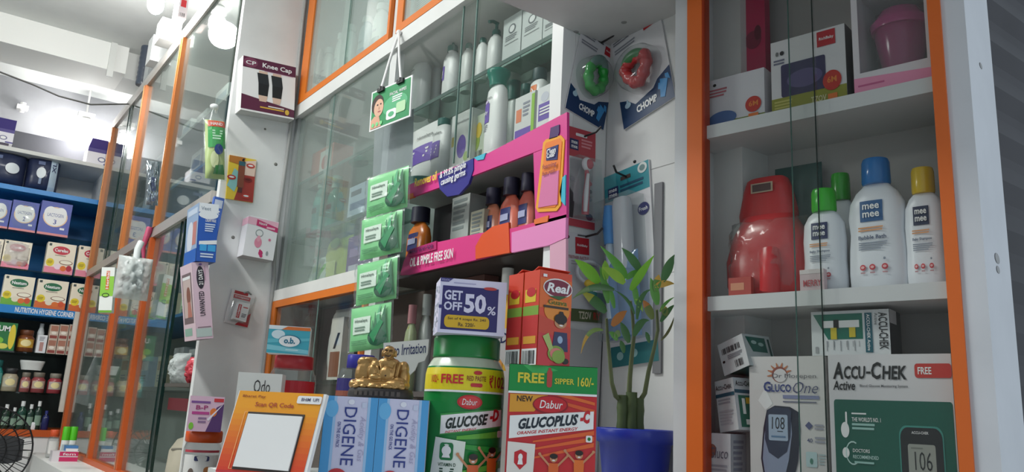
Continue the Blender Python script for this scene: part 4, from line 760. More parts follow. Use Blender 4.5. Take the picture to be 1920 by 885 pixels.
def pp(t, S, w, h, d): t.P(S, [(.55, 0), (1, 0), (1, .8), (.8, .7)], M('54306a')); t.P(S, [(.6, .3), (.95, .75), (.98, .8), (.55, .35)], M('e8e0ec'), 3); t.E(S, .72, .55, .1, .12, M('e0762f'), 2); t.T(S, .2, .62, .55, .74, 'B-P', M('a02a6a'), 3, .02); t.R(S, .1, .48, .6, .56, M('b8408a'), 2); t.Ln(S, .3, .2, .55, .4, 2, M('8a6a90')); t.E(S, .12, .15, .07, .1, M('7fc23c'), 2); t.R(S, .7, .85, .98, .95, M('c8323a'), 2); t.R(S, .05, .8, .6, .86, M('7a4a90'), 2)
z = fit(Pl(-15, at(377, 850, 2.15)), 341, 413, 808, 915, .86)[2] + .86
carton('sanitary_pad_pack', 'lilac and purple pad pack standing on the orange-lidded jar', 'pack', fit(Pl(-15, at(385, 780, 2.13)), 353, 418, 743, 808, z), .06, 'd8b4c8', pp)
# ================================================================ front counter and what stands on it
CZ = .98
mb = MB(); mb.box(.30, .905, .62, 1.12, 0, CZ, M('cfd2d0', .4)); mb.box(.46, .905, 1.12, 1.54, 0, CZ, M('cfd2d0', .4)); mb.box(.905, 1.038, .900, 1.128, 0, CZ, M('cfd2d0', .4)); struct('trim_4', mb)
GRN = M('0f7a34', .3); YEL = M('e6d21e', .4)
def kid(t, S, a, b, sc, shirt, skin='c68a64', k=3, asp=1.):
    """printed picture of a cheering child: arms up"""
    ra, rb = sc * asp, sc; sk = M(skin); sh = M(shirt)
    t.P(S, [(a - .55 * ra, b - 2.6 * rb), (a + .55 * ra, b - 2.6 * rb), (a + .62 * ra, b - .55 * rb), (a - .62 * ra, b - .55 * rb)], sh, k)
    for sg in (-1, 1):
        t.P(S, [(a + sg * .5 * ra, b - 1.0 * rb), (a + sg * .55 * ra, b - .6 * rb), (a + sg * 1.6 * ra, b + .55 * rb), (a + sg * 1.7 * ra, b + .3 * rb)][::sg], sk, k); t.E(S, a + sg * 1.68 * ra, b + .5 * rb, .18 * ra, .18 * rb, sk, k + 1)
    t.E(S, a, b + .05 * rb, .45 * ra, .5 * rb, sk, k + 2); t.E(S, a, b + .3 * rb, .48 * ra, .32 * rb, M('241a16'), k + 3); t.E(S, a - .16 * ra, b + .02 * rb, .05 * ra, .05 * rb, K, k + 4); t.E(S, a + .16 * ra, b + .02 * rb, .05 * ra, .05 * rb, K, k + 4); t.E(S, a, b - .2 * rb, .18 * ra, .08 * rb, W0, k + 4)
# --- QR code stand (the code itself is left out)
c0 = at(486, 884, .97); fr = pose(c0.x, c0.y, c0.z - .005, -58, 15)
t = thing('payment_stand', 'orange payment card stand with blank white square, leaning at the front of the counter', 'sign stand', pose(c0.x, c0.y, CZ, -58)); dz = c0.z - .005 - CZ
w, h = .134, .104; L = Matrix.Translation((0, 0, dz)) @ Matrix.Rotation(math.radians(-15), 4, 'X')
b = MB(); b.box(-w / 2, w / 2, 0, .006, -.012, h, W0); S0 = sfront(w, h)
S = lambda a, q, k=1: S0(.01 + a * .96, q, k)
def mix(c1, c2, f): return '%02x%02x%02x' % tuple(round(int(c1[i:i + 2], 16) * (1 - f) + int(c2[i:i + 2], 16) * f) for i in (0, 2, 4))
for i in range(14): f = i / 13; b.R(S, 0, 1 - (i + 1) / 14, 1, 1 - i / 14, M(mix('eea02a', 'd8402a', max(0, (f - .2) / .8)), .3), 1)
b.R(S, 0, .0, 1, .03, M('c42a34'), 2); b.T(S, .06, .91, .34, .95, 'Bharat Pay', M('8a3a1a'), 3); b.T(S, .24, .80, .70, .865, 'Scan QR Code', M('a8442a'), 3, .02)
b.RR(S, .72, .87, 1, .965, .02, .02, W0, 3); b.T(S, .77, .90, .97, .94, 'BHIM  UPI', M('4a4a6a'), 4)
for a0, b0, a1, b1 in ((.14, .05, .81, .055), (.14, .735, .81, .74), (.14, .05, .147, .74), (.803, .05, .81, .74)): b.R(S, a0, b0, a1, b1, M('f0b878'), 3)
b.build('card', t, L)
b = MB(); b.box(-.040, .042, -.003, -.0008, .008, .074, W0); b.box(-.042, .044, -.0012, -.0006, .005, .077, M('3a3230')); b.build('blank_square', t, L)
b = MB(); b.box(-w / 2, w / 2, -.012, .05, 0, .006, PLAST); b.hexa([(-w / 2, -.003, .006), (w / 2, -.003, .006), (w / 2, .004, .006), (-w / 2, .004, .006)], [(-w / 2, .002, dz), (w / 2, .002, dz), (w / 2, .010, dz), (-w / 2, .010, dz)], W0); b.build('base', t)
b = MB(); b.hexa([(-.03, .05, .0), (.03, .05, .0), (.03, .055, 0), (-.03, .055, 0)], [(-.03, .03, dz + .08), (.03, .03, dz + .08), (.03, .034, dz + .08), (-.03, .034, dz + .08)], W0); b.build('rear_strut', t)
# --- antacid cartons
def dig(t, S, w, h, d):
    lb = M('4f9fd8', .35); t.R(S, 0, 0, .17, 1, lb); t.E(S, .14, .88, .12, .08, M('6ab4e4'), 2); t.R(S, .86, 0, 1, 1, lb); t.R(S, .17, 0, .22, 1, M('9fc4e8'), 1); t.R(S, .81, 0, .86, 1, M('9fc4e8'), 1)
    t.T(S, .38, .36, .62, .90, 'DIGENE', M('2b3a86'), 3, .0, rot=-90); t.T(S, .27, .52, .335, .76, 'ON THE GO PACK', M('2b3a86'), 3, rot=-90); t.T(S, .66, .40, .80, .82, 'Acidity & Gas', M('a9a4c4'), 3, -.004, .3, -90)
    t.E(S, .34, .24, .2, .09, M('c8343c'), 3); t.E(S, .40, .215, .17, .075, M('2b3a86'), 4); t.RR(S, .70, .90, .80, .95, .02, .01, M('c9cfe6'), 3); t.E(S, .5, .95, .06, .025, M('e6e6f2'), 3)
    t.R(sleft(w, h, d), 0, 0, 1, 1, M('b9c8dc')); t.Ln(sleft(w, h, d), .2, .1, .8, .9, 7, M('8aa0bc')); t.R(stop(w, h, d), 0, .05, 1, .95, M('e2e4f0'), 1)
dp = Pl(-32, at(700, 820, 1.02))
for xl, xr, q in ((604, 704, 'left'), (705, 800, 'right')): carton('antacid_carton', f'{q} of the two lilac and blue antacid cartons carrying the golden figure', 'carton', fit(dp, xl, xr, 746, 885, CZ)[0:2] + (fit(dp, 604, 800, 746, 885, CZ)[2],), .078, 'cfcde6', dig, 'lilac antacid cartons')
ztop = CZ + fit(dp, 604, 800, 746, 885, CZ)[2]
# --- laughing buddha figurine
bp = dp(708, 745) + V((-dp.n.x, -dp.n.y, 0)) * .045
bud = thing('buddha_figurine', 'small golden laughing Buddha on a dark round base, on the antacid cartons', 'figurine', pose(bp.x, bp.y, ztop, -36))
b = MB(); b.loft([(0, .043, .036), (.003, .044, .037), (.009, .043, .036), (.0125, .041, .034)], M('26211f', .6), 2.2, 36)
S = sloft([(0, .0435, .0365), (.012, .0435, .0365)], 2.2, .0435, .012)
for i in range(9): b.R(S, .15 + .08 * i, .25, .20 + .08 * i, .75, M('4a423c', .6), 1, 2, 1)
b.build('base', bud)
GOLD = M('b08a54', .38, .65, .4); b = MB()
for c, r in (((.010, .002, .034), (.019, .015, .021)), ((.007, -.009, .031), (.0125, .010, .012)), ((.008, -.003, .047), (.015, .010, .008)), ((.0075, -.002, .052), (.007, .007, .006)),
             ((.028, -.001, .040), (.008, .009, .011)), ((.030, -.004, .028), (.008, .010, .014)), ((.024, -.012, .023), (.010, .007, .006)), ((-.009, -.003, .043), (.009, .009, .008)), ((-.012, -.009, .034), (.007, .008, .011)), ((-.007, -.014, .027), (.009, .006, .005)),
             ((-.023, .003, .031), (.015, .013, .021)), ((-.026, .002, .047), (.010, .008, .008)), ((-.018, .000, .051), (.010, .006, .004)), ((0, 0, .016), (.037, .026, .009)), ((-.020, -.016, .018), (.015, .011, .0075)), ((.021, -.017, .018), (.015, .011, .0075)), ((-.006, -.023, .0155), (.009, .007, .005)), ((.012, -.024, .0155), (.009, .007, .005)),
             ((.0075, -.004, .0615), (.0088, .0085, .0092)), ((.0075, -.0095, .0585), (.0072, .004, .0045)), ((-.0015, -.003, .060), (.0018, .0025, .0048)), ((.0165, -.003, .060), (.0018, .0025, .0048)), ((.0075, -.0132, .0612), (.0016, .0018, .0018)), ((.0045, -.0118, .0655), (.0028, .0014, .0010)), ((.0105, -.0118, .0655), (.0028, .0014, .0010)), ((.003, -.0115, .0595), (.0028, .0022, .0022)), ((.012, -.0115, .0595), (.0028, .0022, .0022)), ((.0075, -.0115, .0545), (.0035, .0022, .0016)),
             ((-.014, -.004, .024), (.012, .004, .0025)), ((.032, -.006, .018), (.007, .012, .008)), ((-.036, -.006, .017), (.007, .012, .007))):
    b.ball(c, r, GOLD, 12)
for i in range(7): a = -.030 + i * .010; b.ball((a, -.027 + .0035 * ((a / .03) ** 2), .0145), (.0050, .0040, .0026), GOLD, 10)
for i in range(6): a = -.032 + .0115 * i; b.tube([(a * .7, -.008, .026 - .0008 * i), (a * .9, -.018, .020), (a, -.024 + abs(a) * .2, .0135)], [.0022, .0026, .0018], GOLD, 6)
for i, x in enumerate((-.010, -.004, .018, .025)): b.tube([(x, -.004 - .002 * i % 3, .049), (x * .8 + .003, -.013, .040), (x * .7 + .004, -.014, .030)], .0016, GOLD, 6)
o = b.build('figure', bud); md = o.modifiers.new('fuse', 'REMESH'); md.mode = 'VOXEL'; md.voxel_size = .0008; md.use_smooth_shade = True
sm_ = o.modifiers.new('smooth', 'SMOOTH'); sm_.iterations = 2; sm_.factor = .4
b = MB(); DKG = M('3a2412', .6)
b.tube([(.0035, -.0142, .0570), (.0055, -.0146, .0562), (.0075, -.0147, .0560), (.0095, -.0146, .0562), (.0115, -.0142, .0570)], .0007, DKG, 6)
for x in (.0042, .0108): b.tube([(x - .002, -.0122, .0632), (x, -.0128, .0638), (x + .002, -.0122, .0632)], .0005, DKG, 6)
b.build('face_lines', bud)
b = MB(); b.ball((.007, -.0188, .030), (.0012, .0008, .0012), DKG, 8); b.build('navel', bud)
# --- glucose powder jar
jc = at(869, 760, 1.12); jr = .0562
zl = Pl(-33, jc)(868, 634).z; H = zl - CZ
t = thing('powder_jar', 'big green plastic jar of energy powder with yellow band and green lid', 'jar', pose(jc.x, jc.y, CZ, -34))
pr = [(0, jr * .93, jr * .93), (.02 * H, jr, jr), (.70 * H, jr, jr), (.76 * H, jr * .99, jr * .99), (.81 * H, jr * .95, jr * .95), (.85 * H, jr * .86, jr * .86), (.87 * H, jr * .80, jr * .80)]
b = MB(); b.loft([q for q in pr if q[0] <= .82 * H], M('12833a', .3), 2, 48); b.loft([(.81 * H, jr * .95, jr * .95), (.85 * H, jr * .86, jr * .86), (.87 * H, jr * .80, jr * .80)], M('b9c4ae', .25), 2, 48)
S = sloft(pr, 2, jr, H)
b.R(S, .01, .665, .99, .80, YEL, 1, 30, 10); b.R(S, .01, .655, .99, .667, W0, 2, 30, 1)
b.T(S, .10, .71, .19, .755, '102/-', RED, 3); b.T(S, .22, .705, .49, .76, 'FREE', RED, 3, .025); b.T(S, .53, .725, .76, .755, 'RED PASTE', M('8a3a1a'), 3); b.RR(S, .58, .69, .72, .712, .02, .008, RED, 3); b.E(S, .66, .775, .05, .012, RED, 3); b.T(S, .80, .69, .985, .765, '\u20b9102', RED, 3, .02)
b.E(S, .58, .60, .15, .042, RED, 3); b.E(S, .58, .60, .13, .034, M('d23a3a'), 4); b.T(S, .49, .582, .67, .618, 'Dabur', W0, 5, .0, .2)
b.P(S, [(.24, .40), (.98, .46), (.98, .575), (.24, .525)], M('3f9a4a'), 2); b.P(S, [(.25, .408), (.97, .468), (.97, .565), (.25, .515)], W0, 3)
b.T(lambda u, v, k=1: S(u, v + (u - .3) * .075, k), .31, .435, .81, .50, 'GLUCOSE', M('1e2a26'), 4, .04, .25); b.T(lambda u, v, k=1: S(u, v + (u - .3) * .075, k), .83, .45, .94, .52, '-D', RED, 4, .05, .15); b.T(lambda u, v, k=1: S(u, v + (u - .3) * .075, k), .31, .412, .68, .426, 'INSTANT ENERGY', RED, 4, .01, .2)
for a0, q0, a1, q1, c in ((.45, .40, .99, .30, '5fae3c'), (.4, .36, .99, .20, '2f9a3c'), (.5, .20, .99, .12, '5fae3c')): b.P(S, [(a0, q0), (a0, q0 - .02), (a1, q1 + .10), (a1, q1 + .14)], M(c), 2)
b.P(S, [(.14, .05), (.52, .05), (.56, .37), (.20, .39)], M('dfe6dc'), 3); b.RR(S, .26, .26, .42, .36, .03, .02, M('1f7a44'), 4); b.E(S, .34, .315, .055, .028, W0, 5); b.P(S, [(.29, .275), (.39, .275), (.37, .30), (.31, .30)], W0, 5); b.T(S, .25, .225, .46, .245, 'VITAMIN D', M('1f4a34'), 4); b.Ln(S, .27, .185, .45, .215, 2, M('1f4a34'), 4); b.RR(S, .26, .06, .42, .16, .03, .02, M('1f7a44'), 4)
kid(b, S, .66, .27, .055, 'd8622c', k=5, asp=2.); kid(b, S, .88, .31, .055, 'e0702c', k=5, asp=1.7); b.RR(S, .93, .40, .99, .44, .01, .01, W0, 5)
b.build('body', t)
b = MB(); lr = jr * .83; n = 60; R = []
for z, r in ((.868 * H, lr), (.875 * H, lr * 1.02), (.885 * H, lr), (.985 * H, lr), (H, lr * .96)): R.append([(r * (1 + (.012 if j % 2 and .88 * H < z < .99 * H else 0)) * math.cos(2 * PI * j / n), r * (1 + (.012 if j % 2 and .88 * H < z < .99 * H else 0)) * math.sin(2 * PI * j / n), z) for j in range(n)])
b.rings(R, GRN); b.build('lid', t)
# --- offer carton on the jar
gp = Pl(-25, at(880, 585, 1.085)); m, w, h = fit4(gp, (819, 631), (945, 640), (820, 528)); m.translation.z = zl; m = basis(m.translation, gp.u, V((0, 0, 1)))
def gof(t, S, w, h, d):
    t.R(S, .04, .06, .88, .86, M('2c2468', .35)); t.T(S, .07, .60, .34, .78, 'GET', M('d9d6ee'), 3, .03); t.T(S, .07, .41, .34, .57, 'OFF', M('d9d6ee'), 3, .03); t.T(S, .37, .38, .70, .74, '50', M('dedaf0'), 3, .04); t.T(S, .72, .37, .85, .53, '%', M('d9d6ee'), 3, .02)
    t.RR(S, .09, .10, .76, .33, .06, .09, M('d9ae22'), 3); t.T(S, .14, .23, .71, .29, 'Set of 4 soaps Rs. 240', M('5a4426'), 4, .01); t.T(S, .30, .13, .55, .20, 'Rs. 220/-', M('5a4426'), 4, .02)
    t.P(S, [(0, .93), (.12, .93), (.19, 1), (0, 1)], M('3a3478'), 2); t.T(S, .02, .945, .13, .98, 'POUCH', M('b9b4e0'), 3); t.Ln(S, .2, .90, .55, .93, 1, M('a8a4c8')); t.E(S, .75, .855, .10, .03, M('c2403c'), 3); t.R(S, -.0, .44, .05, .50, M('3a3478'), 2)
    L = sleft(w, h, d); rnd = random.Random(4)
    for i in range(46): u, v = rnd.uniform(.05, .9), rnd.uniform(.04, .9); t.E(L, u, v, rnd.uniform(.03, .08), rnd.uniform(.015, .035), M(rnd.choice(('b4bccb', 'c8d0d8', '9aa6bc'))), 1, 10)
carton('offer_carton', 'white and purple offer carton lying on the lid of the green jar', 'carton', (m, w, h), .055, 'dcd8ee', gof)
# --- energy powder carton
xp = Pl(-40, at(1035, 790, 1.03)); m, w, h = fit(xp, 951, 1118, 686, 885, CZ)
def glp(t, S, w, h, d):
    t.R(S, 0, .81, 1, 1, M('0f8a3c', .25)); t.P(S, [(.15, 1), (.3, .93), (.55, .97), (.4, 1)], M('3fae5a'), 1); t.R(S, 0, .80, 1, .815, W0, 2); t.T(S, .10, .875, .40, .945, 'FREE', M('d8c83a'), 3, .03); t.RR(S, .43, .85, .49, .97, .02, .02, M('b8443c'), 3); t.R(S, .445, .97, .475, .985, M('b8443c'), 3); t.T(S, .52, .875, .74, .915, 'SIPPER', M('d8c83a'), 3, .02); t.T(S, .78, .865, .96, .93, '160/-', M('d8c83a'), 3, .02)
    t.P(S, [(.02, .795), (.45, .795), (.30, .68), (.02, .67)], M('d9972e'), 2); t.T(S, .10, .745, .28, .785, 'NEW', M('2a1c12'), 3, .02); t.P(S, [(.55, .795), (.98, .74), (.98, .76), (.7, .80)], M('e06a2e'), 2); t.P(S, [(.6, .74), (.98, .68), (.98, .71), (.6, .76)], M('d85a2c'), 2)
    t.E(S, .48, .73, .20, .063, M('8f1a22'), 3); t.E(S, .48, .733, .185, .055, RED, 4); t.T(S, .36, .705, .62, .76, 'Dabur', W0, 5, .005, .2)
    t.P(S, [(.03, .49), (.97, .58), (.97, .70), (.03, .645)], W0, 3); Q = lambda u, v, k=1: S(u, v + (u - .1) * .075, k)
    t.T(Q, .13, .55, .80, .625, 'GLUCOPLUS', M('1c2632'), 4, .045, .25); t.T(Q, .82, .555, .93, .645, '-C', RED, 4, .06, .1); t.T(Q, .12, .515, .80, .537, 'ORANGE INSTANT ENERGY', RED, 4, .02, .2)
    for q0, q1 in ((.47, .54), (.42, .50), (.36, .46)): t.P(S, [(.3, q0), (.3, q0 + .012), (.98, q1 + .03), (.98, q1)], M('e0622e'), 2)
    t.P(S, [(.02, .0), (.30, .0), (.33, .46), (.02, .47)], M('e4dcd6'), 3); t.P(S, [(.10, .40), (.24, .40), (.24, .33), (.17, .285)], RED, 4); t.P(S, [(.10, .40), (.17, .42), (.24, .40), (.17, .37)], RED, 4); t.P(S, [(.10, .40), (.17, .285), (.10, .33), (.10, .36)], RED, 4); t.E(S, .17, .37, .025, .022, W0, 5); t.P(S, [(.14, .32), (.20, .32), (.19, .355), (.15, .355)], W0, 5)
    t.T(S, .05, .245, .29, .265, 'VITAMIN C', M('3a2622'), 4, .02); t.T(S, .07, .205, .27, .222, 'Bones Repair', M('3a2622'), 4)
    kid(t, S, .54, .37, .055, 'd8622c', k=5, asp=1.7); kid(t, S, .82, .40, .055, 'e0702c', k=5, asp=1.7); t.RR(S, .89, .49, .96, .535, .01, .01, W0, 5); t.E(S, .925, .512, .018, .012, GRN, 6)
    t.R(sleft(w, h, d), 0, .81, 1, 1, M('0f8a3c', .25)); t.R(stop(w, h, d), 0, 0, 1, 1, M('157a3c', .3))
carton('powder_carton', 'red energy drink powder carton with green top band, in front of the plant', 'carton', (m, w, h), .085, 'c5282e', glp); xz = CZ + h
# --- juice cartons
jp = Pl(-2, at(1037, 690, 1.050)); m, w, h = fit4(jp, (1006, 687), (1067, 689), (1012, 508)); m = basis(V((m.translation.x, m.translation.y, xz)), jp.u, V((0, 0, 1)))
def rl(t, S, w, h, d):
    og = M('e08a2e'); t.R(S, 0, .60, 1, .92, M('e06a28')); t.E(S, .55, .58, .4, .12, og, 2); t.E(S, .55, .825, .46, .105, M('e9e0dc'), 3); t.E(S, .55, .825, .43, .09, M('7a1f3a'), 4); t.T(S, .20, .775, .92, .875, 'Real', W0, 5, .03, .2); t.P(S, [(.25, .73), (.6, .70), (.85, .75), (.5, .74)], M('2f5f2c'), 5)
    t.T(S, .26, .645, .84, .70, 'Guava', M('4f6a2c'), 5, .01); t.R(S, .12, .605, .9, .63, M('3a2a1c'), 4); t.R(S, 0, 0, 1, .34, M('c8323a'), 2); t.P(S, [(0, .34), (1, .30), (1, .42), (0, .52)], M('c8442e'), 2)
    t.P(S, [(.42, .16), (.92, .16), (.88, .36), (.48, .36)], M('2f3258'), 4); t.E(S, .66, .28, .08, .04, M('9ab0cc'), 5); t.E(S, .66, .46, .19, .06, M('c08a62'), 5); t.E(S, .66, .50, .20, .055, M('1d1512'), 6); t.P(S, [(.58, .53), (.78, .53), (.72, .58), (.62, .58)], M('1d1512'), 6); t.E(S, .60, .45, .03, .008, K, 7); t.E(S, .74, .45, .03, .008, K, 7); t.E(S, .67, .43, .06, .008, W0, 7)
    t.E(S, .55, .13, .26, .085, M('7f9a3c'), 5); t.E(S, .55, .13, .19, .06, M('d87a72'), 6); t.E(S, .62, .10, .20, .07, M('8aa544'), 7); t.P(S, [(.12, .30), (.3, .34), (.52, .12), (.42, .10)], M('a8b86a'), 5); t.E(S, .85, .06, .1, .03, M('24201e'), 5); t.R(S, .08, .93, .2, .96, W0, 3)
    L = sleft(w, h, d); t.R(L, 0, .60, 1, 1, M('d8442c')); t.R(L, .1, .66, .8, .80, M('e0c034'), 2); t.E(L, .5, .77, .3, .05, RED, 3); t.R(L, 0, .52, 1, .62, M('7fa53c'), 2); t.R(L, 0, .17, 1, .52, M('c0302e'), 2); t.R(L, .1, .22, .9, .30, M('d89a34'), 3); t.bars(L, .08, .01, .92, .15, 11, K, 3); t.R(L, .02, 0, .98, .17, W0, 2)
    T_ = stop(w, h, d); t.R(T_, .0, .45, 1, .55, M('b8342a'), 2); t.hexa([(-w / 2, d * .4, h), (w / 2, d * .4, h), (w / 2, d * .46, h), (-w / 2, d * .46, h)], [(-w / 2, d * .1, h + .004), (w / 2, d * .1, h + .004), (w / 2, d * .14, h + .005), (-w / 2, d * .14, h + .005)], M('d8442c'))
for i, (q, dy) in enumerate((('front', 0), ('rear', .038))):
    carton('juice_carton', f'{q} one of the two orange-red guava juice cartons on the red powder carton', 'carton', (m @ Matrix.Translation((0, dy, 0)), w, h), .035, 'd8482c', rl, 'guava juice cartons')
# --- jars and cartons behind
carton('repellent_carton', 'white carton with black lettering behind the payment stand', 'carton', fit(Pl(-28, at(480, 720, 1.42)), 436, 520, 699, 885, CZ), .05, 'e2e0da', lambda t, S, w, h, d: (t.T(S, .38, .80, .75, .93, 'Odo', M('3a3634'), 3, .0), t.T(S, .40, .70, .8, .77, 'Power', M('4a4442'), 3, .0, .2)))
CLr = [(0, .92), (.03, 1), (.76, 1), (.82, .97), (.86, .88), (.885, .82)]; CLrc = [(.88, .78), (.885, .82), (.99, .81), (1, .78)]
rp = Pl(-25, at(541, 700, 1.50)); fr = fit(rp, 494, 588, 665, 885, CZ)
def rj(t, S): t.R(S, .02, .45, .98, .775, M('b81f2a', .35), 1, 16, 1); t.T(S, .08, .62, .34, .72, 'Nus', W0, 3, .02); t.E(S, .7, .42, .16, .06, M('c9605a'), 3)
bottle('jar', 'clear jar with red lid and red label, left of the golden figure', 'jar', fr, 1., PLAST, M('a8242c', .35), CLr, CLrc, rj, None, 2.)
zr = CZ + fr[2]
def ob_(t, S, w, h, d):
    t.R(S, 0, 0, 1, .86, M('3fa6b8', .35)); t.P(S, [(.0, .12), (1, .02), (1, .16), (0, .3)], M('7fc6d2'), 2); t.P(S, [(0, .35), (1, .5), (1, .6), (0, .5)], M('5fb8c6'), 2); t.P(S, [(.3, .86), (1, .86), (1, .98), (.45, .98)], M('d8702c'), 2); t.E(S, .24, .68, .16, .16, M('d2e4ea'), 2)
    t.E(S, .53, .46, .27, .22, M('1f6f8a'), 3, 28, -20, 200); t.E(S, .52, .45, .25, .20, W0, 4); t.T(S, .39, .36, .66, .58, 'o.b.', M('1f6f8a'), 5, .04); t.R(S, .45, .12, .75, .16, M('bfe0e4'), 3)
carton('tampon_carton', 'turquoise and white tampon carton with orange stripe on the red-lidded jar', 'carton', (basis(V((*rp(542, 650).xy, zr)) - V((-rp.n.x * -.03, -rp.n.y * -.03, 0)) * 0 + rp.n * .028 * 1, rp.u, V((0, 0, 1))), fit(rp, 507, 584, 615, 665)[1], fit(rp, 507, 584, 613, 664)[2]), .055, 'e2e8ea', ob_)
bp_ = Pl(-30, at(668, 700, 1.36)); fr = fit(bp_, 624, 712, 663, 885, CZ)
def bj(t, S): t.R(S, .02, .70, .98, .80, M('2b2468', .3), 1, 14, 1); t.R(S, .02, .15, .98, .70, M('8a4a3a', .4), 1, 14, 1)
bottle('jar', 'clear jar with violet-blue lid half hidden behind the golden figure', 'jar', fr, 1., PLAST, M('33309a', .35), CLr, [(.885, .58), (.89, .62), (.99, .61), (1, .58)], bj, None, 2.)
# --- shelf talkers
def talker(label, pl, pts, txt, a, b_, hgt, col=NAVY):
    o0 = pl(*pts[0]); m = basis(V((o0.x, o0.y, CZ)), pl.u, V((0, 0, 1))); iv = m.inverted(); t = MB(); q = [iv @ pl(*p) for p in pts]
    n = len(q); vs = [(v.x, 0, v.z) for v in q] + [(v.x, .003, v.z) for v in q]; t.add(vs, [tuple(range(n))[::-1], tuple(range(n, 2 * n))] + [(i, (i + 1) % n, (i + 1) % n + n, i + n) for i in range(n)], M('dcd9d6', .45))
    zmin = min(v.z for v in q); xm = q[0].x + .02; t.box(xm - .012, xm + .012, .0005, .0025, 0, zmin + .02, M('dcd9d6', .45)); t.box(xm - .03, xm + .03, -.02, .03, 0, .003, M('dcd9d6', .45))
    A, B = iv @ pl(*a), iv @ pl(*b_); S = lambda u, v, k=1: (A.x + (B.x - A.x) * u, -k * EPS, A.z + (B.z - A.z) * u + hgt * v); t.T(S, 0, 0, 1, 1, txt, col, 1, .01)
    tag(t.build('shelf_talker', None, m), label, 'sign')
tp = Pl(-45, at(770, 670, 1.24))
talker('white cloud-shaped card reading Zero Irritation behind the golden figure', tp, [(719, 643), (804, 636), (802, 662), (796, 676), (784, 680), (778, 694), (766, 705), (752, 700), (744, 706), (719, 706)], 'Zero Irritation', (722, 669), (798, 662), .017)
tp = Pl(-45, at(960, 650, 1.26))
talker('white card with blue lettering between the offer carton and the juice', tp, [(930, 617), (1004, 612), (1004, 720), (956, 720), (946, 686), (934, 668)], 'Designed', (938, 650), (1010, 643), .022)
# ---------------------------------------------------------------- potted plant
PD = 1.285; pc = V((.975, .972, 0))
pt = thing('potted_plant', 'lucky bamboo plant with thin green and yellowing leaves in a blue pot', 'plant', Matrix.Translation((pc.x, pc.y, CZ)))
PB = M('20319a', .35); zr_ = at(1190, 804, 1.30).z - CZ
b = MB(); b.lathe([(0, .048), (.004, .050), (zr_ - .024, .059), (zr_ - .022, .0635), (zr_ - .002, .0645), (zr_, .063), (zr_ - .002, .059), (zr_ - .02, .056)], PB, 40, cap=False); b.lathe([(0, .001), (0.0005, .048)], PB, 40, cap=False); b.build('pot', pt)
b = MB(); b.lathe([(zr_ - .022, .002), (zr_ - .020, .056)], M('3a2a20', .9), 24); b.build('soil', pt)
Z3_ = lambda u, v: (1030 + u / 3.1625, 420 + v / 3.1625)
def lp(u, v, dd=0.): q = at(*Z3_(u, v), PD + dd); return q - V((pc.x, pc.y, CZ))
Z2_ = lambda u, v: (1020 + u / 1.825, 400 + v / 1.825)
def l2(u, v, dd=0.): q = at(*Z2_(u, v), PD + dd); return q - V((pc.x, pc.y, CZ))
CANE = M('4a5a34', .6, 0, .3); STEM = M('66704a', .6, 0, .3)
for u, vt, rr in ((270, 622, .0090), (300, 612, .0095), (325, 632, .0085)):
    top = l2(u, vt, .045); bot = V((top.x * 1.0, top.y, zr_ - .03)); R = []; P_ = []
    for i in range(9): f = i / 8; P_.append(bot * (1 - f) + top * f); R.append(rr * (1.12 if i % 3 == 0 else 1))
    b = MB(); b.tube(P_, R, CANE, 10); b.build('cane', pt)
def stem_(pts, r0, r1):
    b = MB(); n = len(pts); P_ = [l2(*p, .045 - .03 * i / (n - 1)) for i, p in enumerate(pts)]; b.tube(P_, [r0 + (r1 - r0) * i / (n - 1) for i in range(n)], STEM, 8); o = b.build('stem', pt); return o
stem_([(262, 640), (245, 625), (232, 580), (225, 500), (218, 430), (214, 360)], .0044, .0022)
stem_([(290, 640), (294, 560), (300, 490), (308, 420), (303, 350), (296, 300)], .0044, .0022)
stem_([(325, 648), (345, 615), (358, 540), (375, 470), (390, 400), (386, 330)], .0044, .0022)
def leaf(u0, v0, u1, v1, wd, col, um=None, vm=None, dz=0.):
    A, B = lp(u0, v0), lp(u1, v1, dz); Mx = lp(um, vm, dz / 2) if um else (A + B) / 2 + V((0, 0, .006)); Mx = Mx * 2 - (A + B) / 2 if um else Mx
    P_ = bend(A, Mx, B, 12); Wd = 1.2 * wd / 3.1625 * PD / F; b = MB(); vs = []; vw = FWD.copy()
    for i, q in enumerate(P_):
        tn = (P_[min(i + 1, 12)] - P_[max(i - 1, 0)]).normalized(); sd = tn.cross(vw); sd = sd.normalized() if sd.length > .05 else RIGHT.copy()
        f = i / 12; ww = Wd / 2 * max(.06, math.sin(PI * min(1, (f * .94 + .06) ** .8)) ** .9); nn = sd.cross(tn) * .25
        vs += [q - sd * ww - nn * ww, q, q + sd * ww - nn * ww, q + V((0, 0, -.0006)) + nn * .002]
    fs = []
    for i in range(12):
        k = i * 4; fs += [(k, k + 1, k + 5, k + 4), (k + 1, k + 2, k + 6, k + 5)]
    mats = col if isinstance(col, tuple) else (col, col)
    b.add(vs, fs[:14], M(mats[0], .4, 0, .2), True); b.add(vs, fs[14:], M(mats[1], .4, 0, .2), True)
    b.build('leaf', pt)
G1, G2, G3, G4, YO, OO = '7cbc36', '5a9c38', '3a6c30', '92c044', 'c9a03a', 'b8742c'
